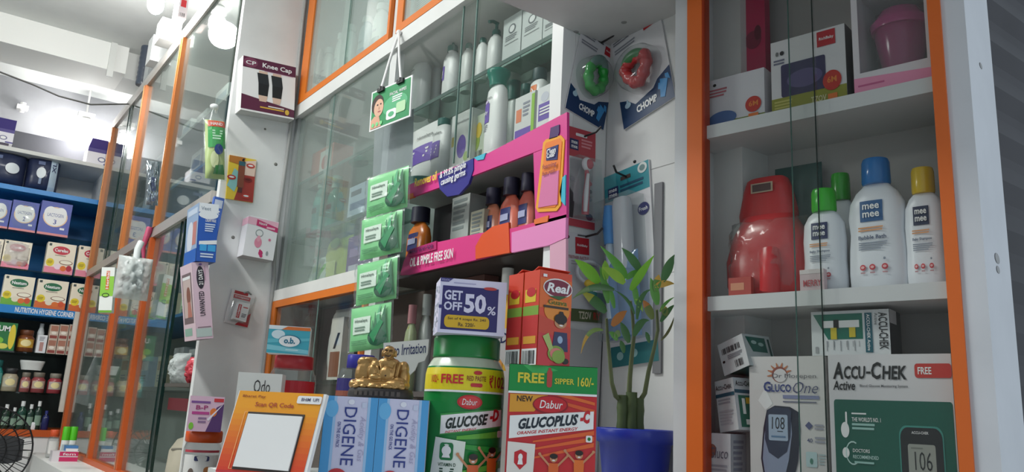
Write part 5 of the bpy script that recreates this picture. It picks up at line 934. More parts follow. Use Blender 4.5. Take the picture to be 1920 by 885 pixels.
for a in ((295, 350, 150, 210, 58, G1, None, None, -.03), (455, 322, 303, 130, 46, G2, 400, 240, -.02), (445, 352, 312, 255, 48, G4, None, None, -.03), (482, 392, 622, 185, 42, G1, 545, 290, -.02), (545, 288, 430, 142, 42, G3, None, None, .005), (455, 326, 548, 280, 32, G2),
          (385, 390, 140, 442, 34, (G3, '5a7a34'), 255, 378, -.03), (335, 525, 190, 402, 52, (G3, 'a8a838')), (505, 535, 385, 392, 16, G3, 460, 450, 0), (520, 565, 605, 388, 26, G3, 545, 440), (372, 605, 460, 515, 44, OO), (612, 565, 553, 450, 42, ('6a7a30', OO)),
          (625, 372, 742, 355, 34, (YO, YO)), (672, 342, 742, 182, 48, G3), (655, 520, 744, 432, 16, G2, 690, 470), (660, 580, 744, 478, 28, G3), (318, 630, 188, 770, 22, ('7a9a4a', YO), 235, 650, -.03), (402, 690, 352, 642, 28, G2), (472, 705, 420, 580, 38, G3),
          (503, 665, 592, 572, 38, G3, 540, 590), (692, 545, 668, 488, 36, ('6a7a30', YO)), (662, 690, 742, 540, 14, '6a6a3a', 712, 625), (348, 470, 300, 250, 34, G2), (442, 765, 420, 690, 26, G3), (592, 705, 570, 640, 22, G3), (385, 500, 345, 350, 26, G2), (335, 330, 330, 215, 40, G4), (520, 480, 495, 340, 30, G2), (640, 480, 600, 320, 44, G2), (630, 400, 650, 300, 40, ('5a8a30', YO)), (505, 450, 555, 520, 30, G4), (420, 640, 385, 690, 34, '7a9a5a')):
    leaf(*a)
# ================================================================ cards in the recess
DBL = M('12355e', .4)
def chomp(name, label, fr, col1, col2, cat='teether card'):
    m, w, h = fr; t = thing(name, label, 'card', m); b = MB(); b.box(-w / 2, w / 2, 0, .003, 0, h, M('d2d0d2', .45)); S = sfront(w, h)
    b.P(S, [(0, 0), (1, 0), (1, .26), (0, .14)], DBL); b.P(S, [(0, .13), (.3, .17), (.15, .26), (0, .30)], DBL, 1); b.P(S, [(.60, .18), (1, .24), (1, .34), (.75, .28)], DBL, 1); b.T(S, .30, .07, .70, .145, 'CHOMP', W0, 3, .04)
    b.E(S, .15, .21, .06, .03, M('a9c4d2'), 3); b.P(S, [(.12, .21), (.18, .21), (.16, .27), (.14, .27)], M('a9c4d2'), 3)
    b.P(S, [(.76, .08), (.84, .06), (.94, .22), (.80, .26)], M('3a8ac4'), 3); b.P(S, [(.90, .24), (.98, .20), (.96, .27), (.90, .28)], M('3a8ac4'), 3); b.P(S, [(.74, .17), (.80, .15), (.80, .22), (.76, .23)], M('3a8ac4'), 3)
    b.R(S, .66, .85, .95, .955, M('b8202c'), 2); b.T(S, .69, .89, .92, .915, 'RichBaby', W0, 3); b.Ln(S, .05, .80, .50, .86, 2, M('8a8a92')); b.Ln(S, .04, .90, .40, .95, 2, M('77777f')); b.RR(S, .44, .945, .60, .965, .02, .008, M('5a5a5c'), 2); b.build('backing_card', t)
    b = MB(); pts = []; 
    red = 'red' in label; cx_, cz_ = (w * .02, h * .455) if red else (-w * .06, h * .47)
    for i in range(40):
        a = 2 * PI * i / 40; s_ = math.sin(a)
        rx, rz_ = (w * (.20 + .075 * s_), h * .13 * (1 - .15 * s_)) if red else (w * .19, h * .165)
        pts.append((cx_ + rx * math.cos(a), -.018, cz_ + rz_ * s_))
    b.tube(pts, [(.0115 if red else .010) + .0015 * math.cos(9 * 2 * PI * i / 40) for i in range(40)], M(col1, .2), 12, True)
    b.build('teether_ring', t)
    b = MB(); arc = [pts[i] for i in (range(3, 18) if red else range(2, 20))]; na = len(arc) - 1; b.tube([(x, y - .004, z + .003) for x, y, z in arc], [.004 + .008 * math.sin(PI * i / na) for i in range(na + 1)], M(col2, .3), 10); b.build('teether_leaf', t)
    b = MB(); R = []
    for dy, sc in ((0, 1), (-.025, .97), (-.034, .85), (-.036, .4)):
        R.append([(cx_ + w * .37 * sc * math.cos(2 * PI * j / 32) * (1 + .12 * math.sin(2 * PI * j / 32)), dy, cz_ + h * .23 * sc * math.sin(2 * PI * j / 32)) for j in range(32)])
    b.rings(R, PLAST, False); b.build('blister', t)
    b = MB(); b.tube([(w * .04, .01, h * .955), (w * .02, -.035, h * .965), (w * .0, -.045, h * .985)], .0022, M('3c3a3a', .4, .5), 6); b.build('hook', t)
XR = WX(1.036); YF = BY(1.126)
chomp('teether_card', 'teether card with green ring on the left wall of the recess', fit4(YF, (1060, 202), (1131, 244), (1072, 38)), '2a9a3c', '5a7a72')
chomp('teether_card', 'teether card with red ring and green top on the right wall of the recess', fit4(XR, (1170, 243), (1266, 181), (1143, 80)), 'b83a3c', '3f7a4a')
def hook(t, w, h, x=0, z=.93): b = MB(); b.tube([(x * w, .004, h * z), (x * w + .004, -.03, h * z + .002), (x * w + .008, -.04, h * z + .012)], .0022, M('3c3a3a', .4, .5), 6); b.build('hook', t)
# brush card, left wall
m, w, h = fit4(YF, (1060, 421), (1115, 432), (1067, 236)); t = thing('brush_card', 'card with dusky red header and a pink and white baby brush, left recess wall', 'card', m)
b = MB(); b.box(-w / 2, w / 2, 0, .003, 0, h, M('d6d2d4')); S = sfront(w, h); b.R(S, 0, .70, 1, 1, M('b8424c')); b.R(S, 0, 0, 1, .075, M('b8424c')); b.R(S, .1, .77, .40, .88, NAVY, 2); b.T(S, .15, .83, .36, .86, 'mee', W0, 3, .02); b.T(S, .15, .785, .36, .815, 'mee', W0, 3, .02); b.Ln(S, .5, .80, .9, .9, 3, M('d88a90')); b.RR(S, .30, .92, .7, .95, .03, .01, M('e2dede'), 2)
for q, c in ((.46, 'b86a70'), (.38, '6a6a70'), (.30, '8a8a90')): b.E(S, .82, q, .07, .022, M(c), 2)
b.E(S, .80, .12, .12, .035, M('2f3f5c'), 2); b.E(S, .2, .47, .08, .025, M('9a9aa0'), 2); b.build('backing_card', t)
b = MB(); b.tube([(w * .02, -.012, h * .12), (w * -.01, -.016, h * .28), (w * .04, -.016, h * .45), (w * .03, -.014, h * .56)], [.0075, .007, .0055, .004], M('c9606a', .35), 10); b.tube([(w * -.04, -.017, h * .14), (w * -.05, -.02, h * .30), (w * .01, -.020, h * .52)], [.004, .005, .003], W0, 8); b.build('handle', t)
b = MB(); b.ball((w * .05, -.014, h * .625), (.013, .007, .014), W0, 12); b.ball((w * .08, -.019, h * .625), (.009, .005, .010), M('c9606a'), 12); b.build('head', t)
b = MB(); b.box(-w * .38, w * .42, -.026, 0, h * .08, h * .68, PLAST); b.build('blister', t); hook(t, w, h, .1, .935)
# card below it and bath toy card
m, w, h = fit4(YF, (1046, 600), (1128, 606), (1052, 432)); t = thing('toy_card', 'white card with dark red square and hanging toy blister, left recess wall above the juice', 'card', m)
b = MB(); b.box(-w / 2, w / 2, 0, .003, 0, h, M('cfcdd0')); S = sfront(w, h); b.R(S, .40, .76, .72, .95, M('b0202c'), 2); b.T(S, .44, .84, .68, .875, 'RichBaby', W0, 3); b.E(S, .06, .93, .04, .02, M('5a5a5c')); b.E(S, .20, .94, .07, .025, K); b.T(S, .08, .70, .7, .735, 'BABY TEETHER RATTLE', M('a8505c'), 3); b.Ln(S, .3, .62, .95, .68, 2, M('a8a4a8')); b.RR(S, .45, .965, .66, .985, .02, .01, M('5a5a5c'), 2)
b.R(S, .0, .0, 1, .14, M('55603a'), 2); b.T(S, .46, .03, .75, .115, 'TZOV', M('cfc6b0'), 3, .03); b.T(S, .8, .03, .97, .115, 'RY', M('b8402c'), 3, .03); b.build('backing_card', t)
b = MB(); b.tube([(w * (.12 + .3 * math.cos(a)), -.014, h * (.55 + .12 * math.sin(a))) for a in [2 * PI * i / 28 for i in range(28)]], .004, M('c4c6ca', .3), 8, True); b.build('rattle_ring', t)
b = MB(); b.ball((w * .30, -.014, h * .30), (w * .26, .012, h * .13), M('1d6a66', .35), 14); b.ball((w * .30, -.018, h * .36), (w * .22, .010, h * .07), M('d8dad8'), 12); b.ball((w * .10, -.018, h * .42), (w * .14, .008, h * .05), M('d9b83a'), 12); b.build('rattle', t); hook(t, w, h, .14, .97)
# grey board under it
fr = fit4(YF, (1046, 800), (1124, 806), (1046, 612)); carton('plain_carton', 'plain grey-white carton back below the toy card', 'board', fr, .003, 'b4b3b4', lambda t, S, w, h, d: t.R(S, .96, 0, .985, 1, M('3a3a3c'), 1), None, False)
# bottle brush card, right wall
m, w, h = fit4(XR, (1147, 690), (1238, 676), (1142, 330)); t = thing('feeding_bottle_card', 'tall teal-topped card with blue and clear baby bottle set on the right recess wall', 'card', m)
b = MB(); b.box(-w / 2, w / 2, 0, .004, 0, h, M('d6d4d6')); S = sfront(w, h); b.R(S, 0, .855, .99, 1, M('2f8f9a')); b.R(S, .0, .93, .28, 1, M('4fa0a8'), 2); b.R(S, .08, .865, .32, .925, NAVY, 3); b.T(S, .11, .899, .29, .916, 'mee', W0, 4, .02); b.T(S, .11, .874, .29, .891, 'mee', W0, 4, .02); b.Ln(S, .36, .875, .9, .92, 2, M('1f4f6a'), 3); b.E(S, .86, .97, .10, .028, M('d6dcd8'), 3); b.E(S, .86, .97, .06, .016, M('6a8a8a'), 4); b.R(S, .38, .945, .60, .965, M('4a3a34'), 3)
b.E(S, .84, .755, .12, .033, M('2c2f6a'), 3); b.T(S, .75, .745, .93, .765, 'Fresh', W0, 4); b.R(S, .0, .0, .98, .10, M('1f6a6e'), 2); b.E(S, .2, .05, .07, .02, M('8ab0b0'), 3); b.E(S, .5, .055, .07, .02, M('8ab0b0'), 3); b.build('backing_card', t)
b = MB(); b.tube([(-w * .22, -.025, h * .60), (-w * .22, -.025, h * .70), (-w * .20, -.025, h * .80)], [.011, .013, .010], M('2a8fd8', .25), 12); b.tube([(-w * .22, -.025, h * .22), (-w * .22, -.025, h * .60)], [.012, .008], M('c9d8e6', .3), 10); b.build('brush', t)
b = MB(); b.loft([(h * .45, .020, .014), (h * .78, .020, .014), (h * .82, .017, .012)], GL('white_plastic_clear', 'e4e6ea', 1.4, .1, .45, 'e6e8ec'), 3, 20, w * .06, -.022); b.build('bottle', t)
b = MB(); b.pillow(w * .72, h * .42, .03, GL('blue_print_film', 'c4d8ee', 1.35, .1, .3, '8fb4dc'), 8, 8, .3, h * .12); q = b.build('pouch', t); q.location = (-w * .02, -.036, 0)
b = MB(); b.box(-w * .42, w * .36, -.040, -.001, h * .12, h * .83, PLAST); b.build('blister', t); hook(t, w, h, -.0, .955)
p0, p1 = WX(1.037)(1228, 345), WX(1.037)(1230, 700); t = MB(); t.box(1.0355, 1.0395, p1.y - .012, p0.y, p1.z, p0.z, M('77777a', .6)); tag(t.build('card_back'), 'narrow grey card edge sticking out behind the tall teal-topped card', 'card')
for px, py in ((1190, 303), ):
    p = WX(1.0395)(px, py); mb = MB(); mb.ball((p.x, p.y, p.z), (.002, .004, .003), K, 8); tag(mb.build('nail'), 'small dark nail above the tall teal-topped card', 'nail')
# ================================================================ right-hand cabinet
cm = basis(V((C0.x, C0.y, 0)), CU, V((0, 0, 1)))      # local x along the front to the right, y into the cabinet
cab = thing('display_cabinet', 'white wall cabinet with orange frame and sliding glass at the right', 'cabinet', cm)
CD = .150; ZTp, ZBt = 1.851, .60; CW = M('c6c7c8', .5, 0, .06); OD = M('d5641c', .4); OI = M('a8380f', .5)
MB().box(0, .025, 0, CD, ZBt, ZTp, CW).build('left_side', cab)
mb = MB(); mb.box(.409, .437, 0, CD, ZBt, ZTp, M('cfd1d6', .5, 0, .07))
for x, z, r in ((.4375, 1.60, .004), (.4375, 1.33, .007), (.4375, 1.315, .005)): mb.ball((x, .07, z), (.0006, r * 2, r), M('9a9a9a'), 8)
mb.build('right_side', cab)
MB().box(.025, .409, CD - .008, CD, ZBt, ZTp, M('a9a6a4', .6)).build('back_panel', cab)
MB().box(.025, .052, -.004, .020, ZBt, ZTp, OD).build('left_stile', cab); MB().box(.393, .409, -.004, .020, ZBt, ZTp, OD).build('right_stile', cab)
MB().box(.052, .0535, -.003, .020, ZBt, ZTp, OI).build('stile_edge', cab)
MB().box(.052, .393, -.004, .020, 1.828, 1.850, OD).build('top_rail', cab); MB().box(.052, .393, -.004, .020, ZBt, ZBt + .04, OD).build('bottom_rail', cab)
V1, V2 = 1.575, 1.294; V3 = .975
for z in (V1, V2): MB().box(.026, .408, .010, CD - .008, z - .022, z, M('cfcfd0', .45)).build('shelf', cab)
MB().box(.026, .408, .010, CD - .008, V3 - .02, V3, M('cfcfd0')).build('shelf', cab)
MB().box(.054, .236, .002, .005, ZBt + .04, 1.828, GLASS).build('pane', cab); MB().box(.199, .393, -.003, -.0005, ZBt + .04, 1.828, GLASS).build('pane', cab)
MB().box(.1985, .2000, -.0045, -.003, ZBt + .04, 1.828, M('35514a', .2)).build('pane_edge', cab); MB().box(.2352, .2367, -.0045, -.003, ZBt + .04, 1.828, M('0f1f1c', .2)).build('pane_edge', cab)
def cb(xl, xr, yt, yb, z, off=.03): return fit(CB(off), xl, xr, yt, yb, z)
# --- upper shelf
def rb(foot, pic):
    def f(t, S, w, h, d):
        t.R(S, 0, 0, 1, .14, M(foot)); t.E(S, .3, .20, .24, .14, M(pic), 2); t.E(S, .15, .14, .15, .12, M(pic), 3); t.E(S, .82, .34, .13, .15, M('b82a20'), 4); t.T(S, .75, .30, .90, .40, '6M', M('e0843a'), 5); t.R(S, .74, .07, .9, .17, M('d8702c'), 4); t.Ln(S, .05, .62, .4, .8, 3, M('b0606a')); t.E(S, .17, .88, .03, .03, K, 3)
    return f
carton('toy_carton', 'white carton with blue picture and red disc, leftmost on the top shelf', 'carton', cb(1324, 1432, 140, 226, V1, .035), .05, 'cfccd2', rb('6a7a2c', '4a6aa0'))
m, w, h = cb(1392, 1432, -30, 166, V1 + .052, .028)
carton('toy_carton', 'tall crimson carton strip rising behind the leftmost carton', 'carton', (cb(1392, 1434, -30, 215, V1, .09)[0], cb(1392, 1434, 0, 100, V1, .09)[1], cb(1392, 1434, -30, 215, V1, .09)[2]), .02, 'b02a52', lambda t, S, w, h, d: (t.T(S, .1, .18, .9, .21, 'RichBaby', W0, 3), t.E(S, .5, .62, .35, .06, M('7a1f3c'), 2), t.E(S, .7, .66, .15, .05, M('5a162c'), 3)))
tt = MB(); m, w, h = cb(1392, 1424, 60, 165, V1 + .04, .030); 
def br_(t, S, w, h, d):
    t.R(S, 0, 0, 1, .22, M('8a8a2a')); t.T(S, .54, .06, .74, .14, 'TZOV', M('cfc8a0'), 3, .02); t.Ln(S, .04, .06, .3, .18, 3, M('b8b060')); t.RR(S, .14, .22, .74, .66, .03, .03, M('3a3558', .2), 2); t.E(S, .46, .42, .24, .12, M('544a78'), 3); t.R(S, .64, .77, .88, .97, M('b0202c'), 3); t.T(S, .67, .84, .86, .89, 'RichBaby', W0, 4); t.E(S, .82, .30, .12, .13, M('b82a20'), 4); t.T(S, .76, .27, .88, .35, '6M', M('e0843a'), 5); t.R(S, .76, .05, .88, .13, M('d8702c'), 4); t.E(S, .16, .82, .03, .03, K, 3); t.E(S, .09, .82, .02, .03, M('6a6a6c'), 3); t.Ln(S, .04, .66, .2, .74, 2, M('6a6a80')); t.R(sright(w, h, d), 0, 0, 1, 1, M('57585c'), 1)
carton('toy_carton', 'wider white carton with dark window and olive foot, middle of the top shelf', 'carton', cb(1448, 1584, 62, 190, V1, .030), .05, 'd0cdd0', br_)
m, w, h = cb(1600, 1748, -40, 152, V1, .022); t = thing('potty_carton', 'big white carton with clear window showing a magenta plastic cup, top shelf right', 'carton', m); d = .085
b = MB(); wt = M('d6cfd4', .45); b.box(-w / 2, -w * .42, 0, d, 0, h, wt); b.box(w * .40, w / 2, 0, d, 0, h, wt); b.box(-w * .42, w * .40, 0, d, 0, h * .20, wt); b.box(-w * .42, w * .40, 0, d, h * .96, h, wt); b.box(-w * .42, w * .40, d - .003, d, h * .2, h * .96, M('5a2440', .6)); S = sfront(w, h); b.P(S, [(0, .02), (1, .02), (1, .11), (0, .16)], M('e48fb0')); b.R(S, 0, 0, 1, .02, M('d878a0'), 2); b.Ln(S, .05, .06, .4, .09, 1, M('c25a88'), 2); b.build('box', t)
b = MB(); b.lathe([(h * .2, .024), (h * .23, .026), (h * .55, .036), (h * .62, .036)], M('a8246c', .15), 28, 0, .045); b.build('cup', t)
b = MB(); b.lathe([(h * .62, .040), (h * .68, .042), (h * .72, .036), (h * .80, .028), (h * .84, .010)], M('c22a80', .2), 28, 0, .045); b.build('lid', t)
b = MB(); b.box(-w * .42, w * .40, .001, .0025, h * .2, h * .96, PLAST); b.build('window', t)
# --- middle shelf
def mee(label, xl, xr, yt, yb, cap, prof, capp, logo, off, group, offx=0.):
    def dc(t, S):
        a0, a1 = .28, .66; t.R(S, a0, .50, a1, .66, M(logo), 1, 8, 2); t.T(S, a0 + .05, .592, a1 - .05, .632, 'mee', W0, 3, .02); t.T(S, a0 + .05, .53, a1 - .05, .57, 'mee', W0, 3, .02); t.Ln(S, .24, .42, .68, .46, 2, M('d89a6a'), 3); t.T(S, .24, .365, .70, .395, 'Bubble Bath' if 'blue' in label else 'Baby Shampoo', M('3a4a6a'), 3, .02); t.Ln(S, .24, .28, .74, .345, 4, M('8a92a0'), 3)
        for i, q in enumerate((.30, .46, .66)): t.E(S, q, .155, .05, .022, M('c8404a'), 3); t.E(S, q, .155, .03, .010, M('e6b0b0'), 4); t.R(S, q - .04, .11, q + .04, .12, M('b88a90'), 3)
        t.E(S, .66, .215, .02, .01, M('8a92a0'), 3)
    return bottle('baby_bottle', label, 'bottle', fit(CB(off), xl, xr, yt, yb, V2), .55, M('dde0e6', .3), cap, prof, capp, dc, group, 2.5)
MP1 = [(0, .90), (.02, .98), (.12, 1), (.30, .97), (.42, .92), (.55, .97), (.66, .90), (.74, .70), (.785, .48), (.80, .44)]; MC1 = [(.80, .44), (.815, .48), (.97, .47), (1, .42)]
mee('largest white baby bottle, with blue cap and blue square logo', 1590, 1706, 290, 532, M('1f6fb4', .15), MP1, MC1, '2a5a8c', .028, 'white baby care bottles')
MP2 = [(0, .90), (.02, .98), (.12, 1), (.30, .95), (.5, .98), (.66, .92), (.74, .72), (.78, .50)]; MC2 = [(.78, .52), (.80, .56), (.97, .55), (1, .50)]
mee('white baby bottle with yellow cap beside the right orange stile', 1696, 1776, 310, 528, M('d0ae24', .2), MP2, MC2, '1f2a4a', .030, 'white baby care bottles')
mee('white baby bottle with bright green cap behind the pane edges', 1506, 1590, 350, 545, M('35b428', .2), MP2, MC2, '252f5c', .030, 'white baby care bottles')
bottle('baby_bottle', 'white baby bottle with darker green cap standing behind the other green cap', 'bottle', fit(CB(.088), 1548, 1612, 322, 540, V2), .5, M('d4d8dc', .3), M('2f9e2a', .2), MP2, MC2)
carton('carton', 'low pinkish-white carton at the foot of the green-capped bottle', 'carton', fit(CB(.014), 1500, 1545, 505, 553, V2), .012, 'd0b8bc', lambda t, S, w, h, d: (t.T(S, .15, .2, .9, .5, 'MERRY', M('b8404a'), 3), t.R(S, 0, .8, 1, 1, M('e0d4d4'))))
# red plastic training seat wrapped in film
m, w, h = fit(CB(.03), 1346, 1508, 318, 562, V2); t = thing('training_seat', 'translucent red plastic baby seat wrapped in film, left on the middle shelf', 'baby seat', m @ Matrix.Translation((0, .04, 0))); RP = M('c0242a', .25)
b = MB(); b.loft([(0, w * .30, .034), (h * .03, w * .44, .038), (h * .10, w * .49, .04), (h * .30, w * .50, .04), (h * .50, w * .42, .036), (h * .62, w * .32, .028), (h * .66, w * .30, .022)], RP, 2.6, 36); b.build('base', t)
b = MB(); b.loft([(h * .62, w * .33, .020), (h * .70, w * .34, .020), (h * .90, w * .28, .018), (h * .98, w * .24, .016), (h, w * .20, .012)], RP, 3, 30, -w * .05, .01); b.R(lambda a, c, k=1: (-w * .05 - w * .14 + a * w * .26, .01 - .0205 - k * EPS, h * .86 + c * h * .08), 0, 0, 1, 1, M('b9a48a'), 1); b.R(lambda a, c, k=1: (-w * .05 - w * .12 + a * w * .22, .01 - .0208 - k * EPS, h * .87 + c * h * .06), 0, 0, 1, 1, M('4a2a2a'), 2); b.build('backrest', t)
b = MB(); b.tube(bend((w * .10, -.036, h * .04), (w * .14, -.046, h * .18), (w * .10, -.034, h * .34), 8), .016, M('cc3036', .3), 10); b.build('front_rib', t)
b = MB(); b.pillow(w * .86, h * .62, .10, FILM, 14, 14, .3, h * .02, .008, 4); q = b.build('film', t); q.location = (0, -.052, 0)
carton('carton', 'small reddish carton lying before the red baby seat', 'carton', fit(CB(.018), 1366, 1408, 520, 556, V2), .012, 'b04038', lambda t, S, w, h, d: t.R(S, .1, .3, .7, .7, M('d08a6a')))
t = MB(); m, w, h = fit(CB(.085), 1440, 1530, 300, 450, V2 + .0); m2, w2, h2 = fit(CB(.085), 1440, 1530, 300, 552, V2); t.pillow(w2, h2, .028, M('1c4a48', .4), 12, 12, .35, 0, .005, 7); tag(t.build('cloth_pack', None, m2 @ Matrix.Translation((0, .018, 0))), 'dark teal wrapped pack standing behind the red baby seat', 'pack')
# --- lower shelf: glucose meters
def ac(t, S, w, h, d):
    t.SC(S, .04, .855, .66, .955, (('A', .16, 1), ('CCU', .33, .78), ('-', .07, .45), ('C', .15, 1), ('HEK', .35, .78)), M('17191c'), 3, .03, .12); t.T(S, .04, .79, .23, .845, 'Active', M('17191c'), 3, .02, .15); t.T(S, .27, .805, .66, .825, 'Blood Glucose Monitoring System', M('5a5c60'), 3); t.RR(S, .72, .865, 1.0, .945, .02, .02, M('c0342e'), 3); t.T(S, .745, .885, .85, .925, 'FREE', W0, 4, .02)
    t.RR(S, .04, .0, .99, .735, .02, .02, M('0c5a4c', .35), 1); t.E(S, .13, .56, .035, .045, W0, 3); t.RR(S, .135, .57, .15, .665, .007, .007, W0, 3); t.T(S, .19, .61, .43, .635, "THE WORLD'S NO. 1", W0, 3); t.Ln(S, .19, .645, .32, .66, 1, W0, 3); t.Ln(S, .19, .555, .39, .60, 2, M('9cc4bc'), 3)
    t.E(S, .13, .43, .03, .03, W0, 3)
    for i in range(14): a = math.radians(60 + 22 * i); a2 = math.radians(60 + 22 * (i + 1)); (i < 11) and t.P(S, [(.19 + .062 * math.cos(a), .43 + .068 * math.sin(a)), (.19 + .054 * math.cos(a), .43 + .060 * math.sin(a)), (.19 + .054 * math.cos(a2), .43 + .060 * math.sin(a2)), (.19 + .062 * math.cos(a2), .43 + .068 * math.sin(a2))][::-1], M('bcd8d2'), 3)
    t.T(S, .19, .435, .33, .455, 'DOCTORS', W0, 4); t.T(S, .19, .40, .40, .42, 'RECOMMENDED', M('bcd8d2'), 4); t.Ln(S, .2, .365, .37, .385, 1, M('9cc4bc'), 4)
    t.P(S, [(.07, .0), (.42, .0), (.42, .10), (.14, .19)], M('c8452a'), 3); t.E(S, .25, .12, .14, .09, M('c8452a'), 3); t.E(S, .355, .15, .065, .07, M('dcd2c8'), 4); t.E(S, .345, .17, .04, .04, M('241c1a'), 6); t.E(S, .35, .145, .035, .035, M('b87a58'), 5); t.E(S, .36, .10, .05, .04, M('c8452a'), 5); t.Ln(S, .10, .05, .24, .09, 2, M('e8b8a4'), 5)
    t.RR(S, .57, -.0, .91, .60, .06, .06, M('3f8f84'), 3); t.RR(S, .58, .0, .90, .59, .06, .06, M('23252a', .3), 4); t.T(S, .67, .555, .80, .57, 'ACCU-CHEK', W0, 5); t.RR(S, .635, .30, .845, .50, .015, .015, M('9a9c94', .3), 5); t.T(S, .685, .36, .815, .46, '106', M('24262a'), 6, -.006); t.R(S, .66, .475, .75, .482, M('7a7c76'), 6); t.Ln(S, .76, .345, .81, .355, 1, M('5a5c58'), 6); t.E(S, .67, .235, .018, .014, M('8a8c90'), 5); t.E(S, .82, .24, .012, .02, M('5a5c62'), 5)
fr = fit(CB(.020), 1556, 1800, 660, 885, V3); mA, wA, hA = cb(1556, 1790, 664, 885, V3, .024)
carton('glucose_meter_carton', 'big white and green glucose meter carton with FREE flag, right end of the lower shelf', 'carton', (mA, wA, hA), .06, 'd3d0d2', ac); zA = V3 + hA
def go(t, S, w, h, d):
    cx_, cy_ = .42, .885
    for i in range(7): a = math.radians(20 + 28 * i); t.P(S, [(cx_ + .10 * math.cos(a - .16), cy_ + .048 * math.sin(a - .16)), (cx_ + .10 * math.cos(a + .16), cy_ + .048 * math.sin(a + .16)), (cx_ + .17 * math.cos(a + .03), cy_ + .075 * math.sin(a + .03)), (cx_ + .17 * math.cos(a - .03), cy_ + .075 * math.sin(a - .03))], M('b8704a'), 2)
    t.E(S, cx_, cy_, .105, .050, M('8a4a40'), 2); t.E(S, cx_ + .01, cy_ - .006, .09, .042, M('d0cccc'), 3); t.T(S, .33, .855, .90, .89, 'Dr Morepen', M('55565e'), 4, -.004); t.SC(S, .20, .775, .58, .84, (('G', .3, 1), ('LUCO', .8, .76)), M('2a3a78'), 4, .03); t.T(S, .60, .77, .92, .84, 'One', M('3a3f6a'), 4, -.008, .35); t.R(S, .46, .735, .93, .757, M('7a80a4'), 3); t.Ln(S, .46, .705, .92, .72, 1, M('6a6c80'), 3)
    t.P(S, [(.12, .72), (.22, .80), (.32, .70), (.22, .66)], M('e0dede'), 1)
    body = [(.24, .66), (.35, .69), (.55, .685), (.66, .655), (.68, .55), (.64, .36), (.55, .20), (.45, .12), (.30, .12), (.20, .20), (.15, .36), (.19, .55)]
    t.P(S, body, M('232b3c', .3), 3); t.P(S, [(.25, .62), (.33, .66), (.50, .655), (.56, .64), (.57, .52), (.52, .36), (.44, .22), (.36, .15), (.28, .16), (.21, .24), (.175, .36), (.20, .50)], M('8a94ac', .3), 4); t.P(S, [(.26, .66), (.34, .68), (.54, .675), (.57, .655), (.55, .50), (.50, .41), (.38, .365), (.26, .40), (.21, .48), (.22, .58)], M('2f3a50', .3), 5)
    t.RR(S, .265, .475, .52, .635, .02, .01, M('9fb0c4', .2), 6); t.T(S, .31, .545, .48, .62, '108', M('1c2026'), 7, -.006, .05); t.Ln(S, .30, .485, .5, .505, 1, M('5a7a9a'), 7); t.Ln(S, .38, .525, .46, .535, 1, M('3a4a5a'), 7)
    t.P(S, [(.74, .575), (.79, .60), (.84, .575), (.79, .55)], M('4a507c'), 3); t.Ln(S, .86, .545, .98, .585, 2, M('9a9aa8'), 3); t.T(S, .76, .475, .83, .50, '40', M('4a507c'), 3); t.Ln(S, .86, .465, 1, .51, 2, M('9a9aa8'), 3)
    for q in (.33, .20): t.RR(S, .74, q, .88, q + .09, .02, .01, M('b4ccd0'), 2); t.E(S, .81, q + .035, .02, .018, M('3f7a6a'), 3); t.Ln(S, .9, q + .01, .99, q + .08, 4, M('a4b4b8'), 2)
mG, wG, hG = cb(1406, 1548, 668, 885, V3, .030); carton('glucose_meter_carton', 'narrower white glucose meter carton with a grey meter picture, middle of the lower shelf', 'carton', (mG, wG, hG), .055, 'cfcbca', go); zG = V3 + hG
def st(t, S, w, h, d):
    t.P(S, [(.03, .93), (.67, .93), (.67, .36), (.22, .36)], M('0f6a58', .35)); t.R(S, .15, .62, .63, .78, W0, 3); t.R(S, .30, .60, .37, .80, K, 4); t.R(S, .26, .36, .34, .62, M('c9b42a'), 4); t.R(S, .50, .40, .58, .62, M('c9b42a'), 4); t.R(S, .70, .06, .79, .93, M('155a6a'), 3); t.T(S, .725, .1, .765, .9, 'ACCU-CHEK Active', W0, 4, rot=-90); t.T(S, .87, .12, .98, .93, 'ACCU-CHEK', M('26282c'), 3, .02, 0, -90); t.T(S, .82, .66, .86, .92, 'Active', M('4a4c50'), 3, 0, 0, -90)
    for i in range(6): t.Ln(S, .22 + .08 * i, .08, .225 + .08 * i, .32, 1, M('6a6c70'))
    for i in range(5): t.R(S, .2 + .09 * i, .10 + .02 * (i % 2), .21 + .09 * i, .33, M('8a8c90'), 2)
    t.R(S, .05, .05, .09, .2, M('9a9ca0'), 2); t.R(sright(w, h, d), 0, 0, 1, 1, M('2a2c33'), 1); t.R(sright(w, h, d), .0, .7, .6, 1, M('c4c6ca'), 2)
m, w, h = cb(1522, 1668, 582, 662, zA, .036); m.translation.z = zA; carton('test_strip_carton', 'white and green test strip carton lying on top of the big glucose meter carton', 'carton', (m @ Matrix.Rotation(math.radians(1), 4, 'Z'), w, h), .05, 'd4d6d8', st)
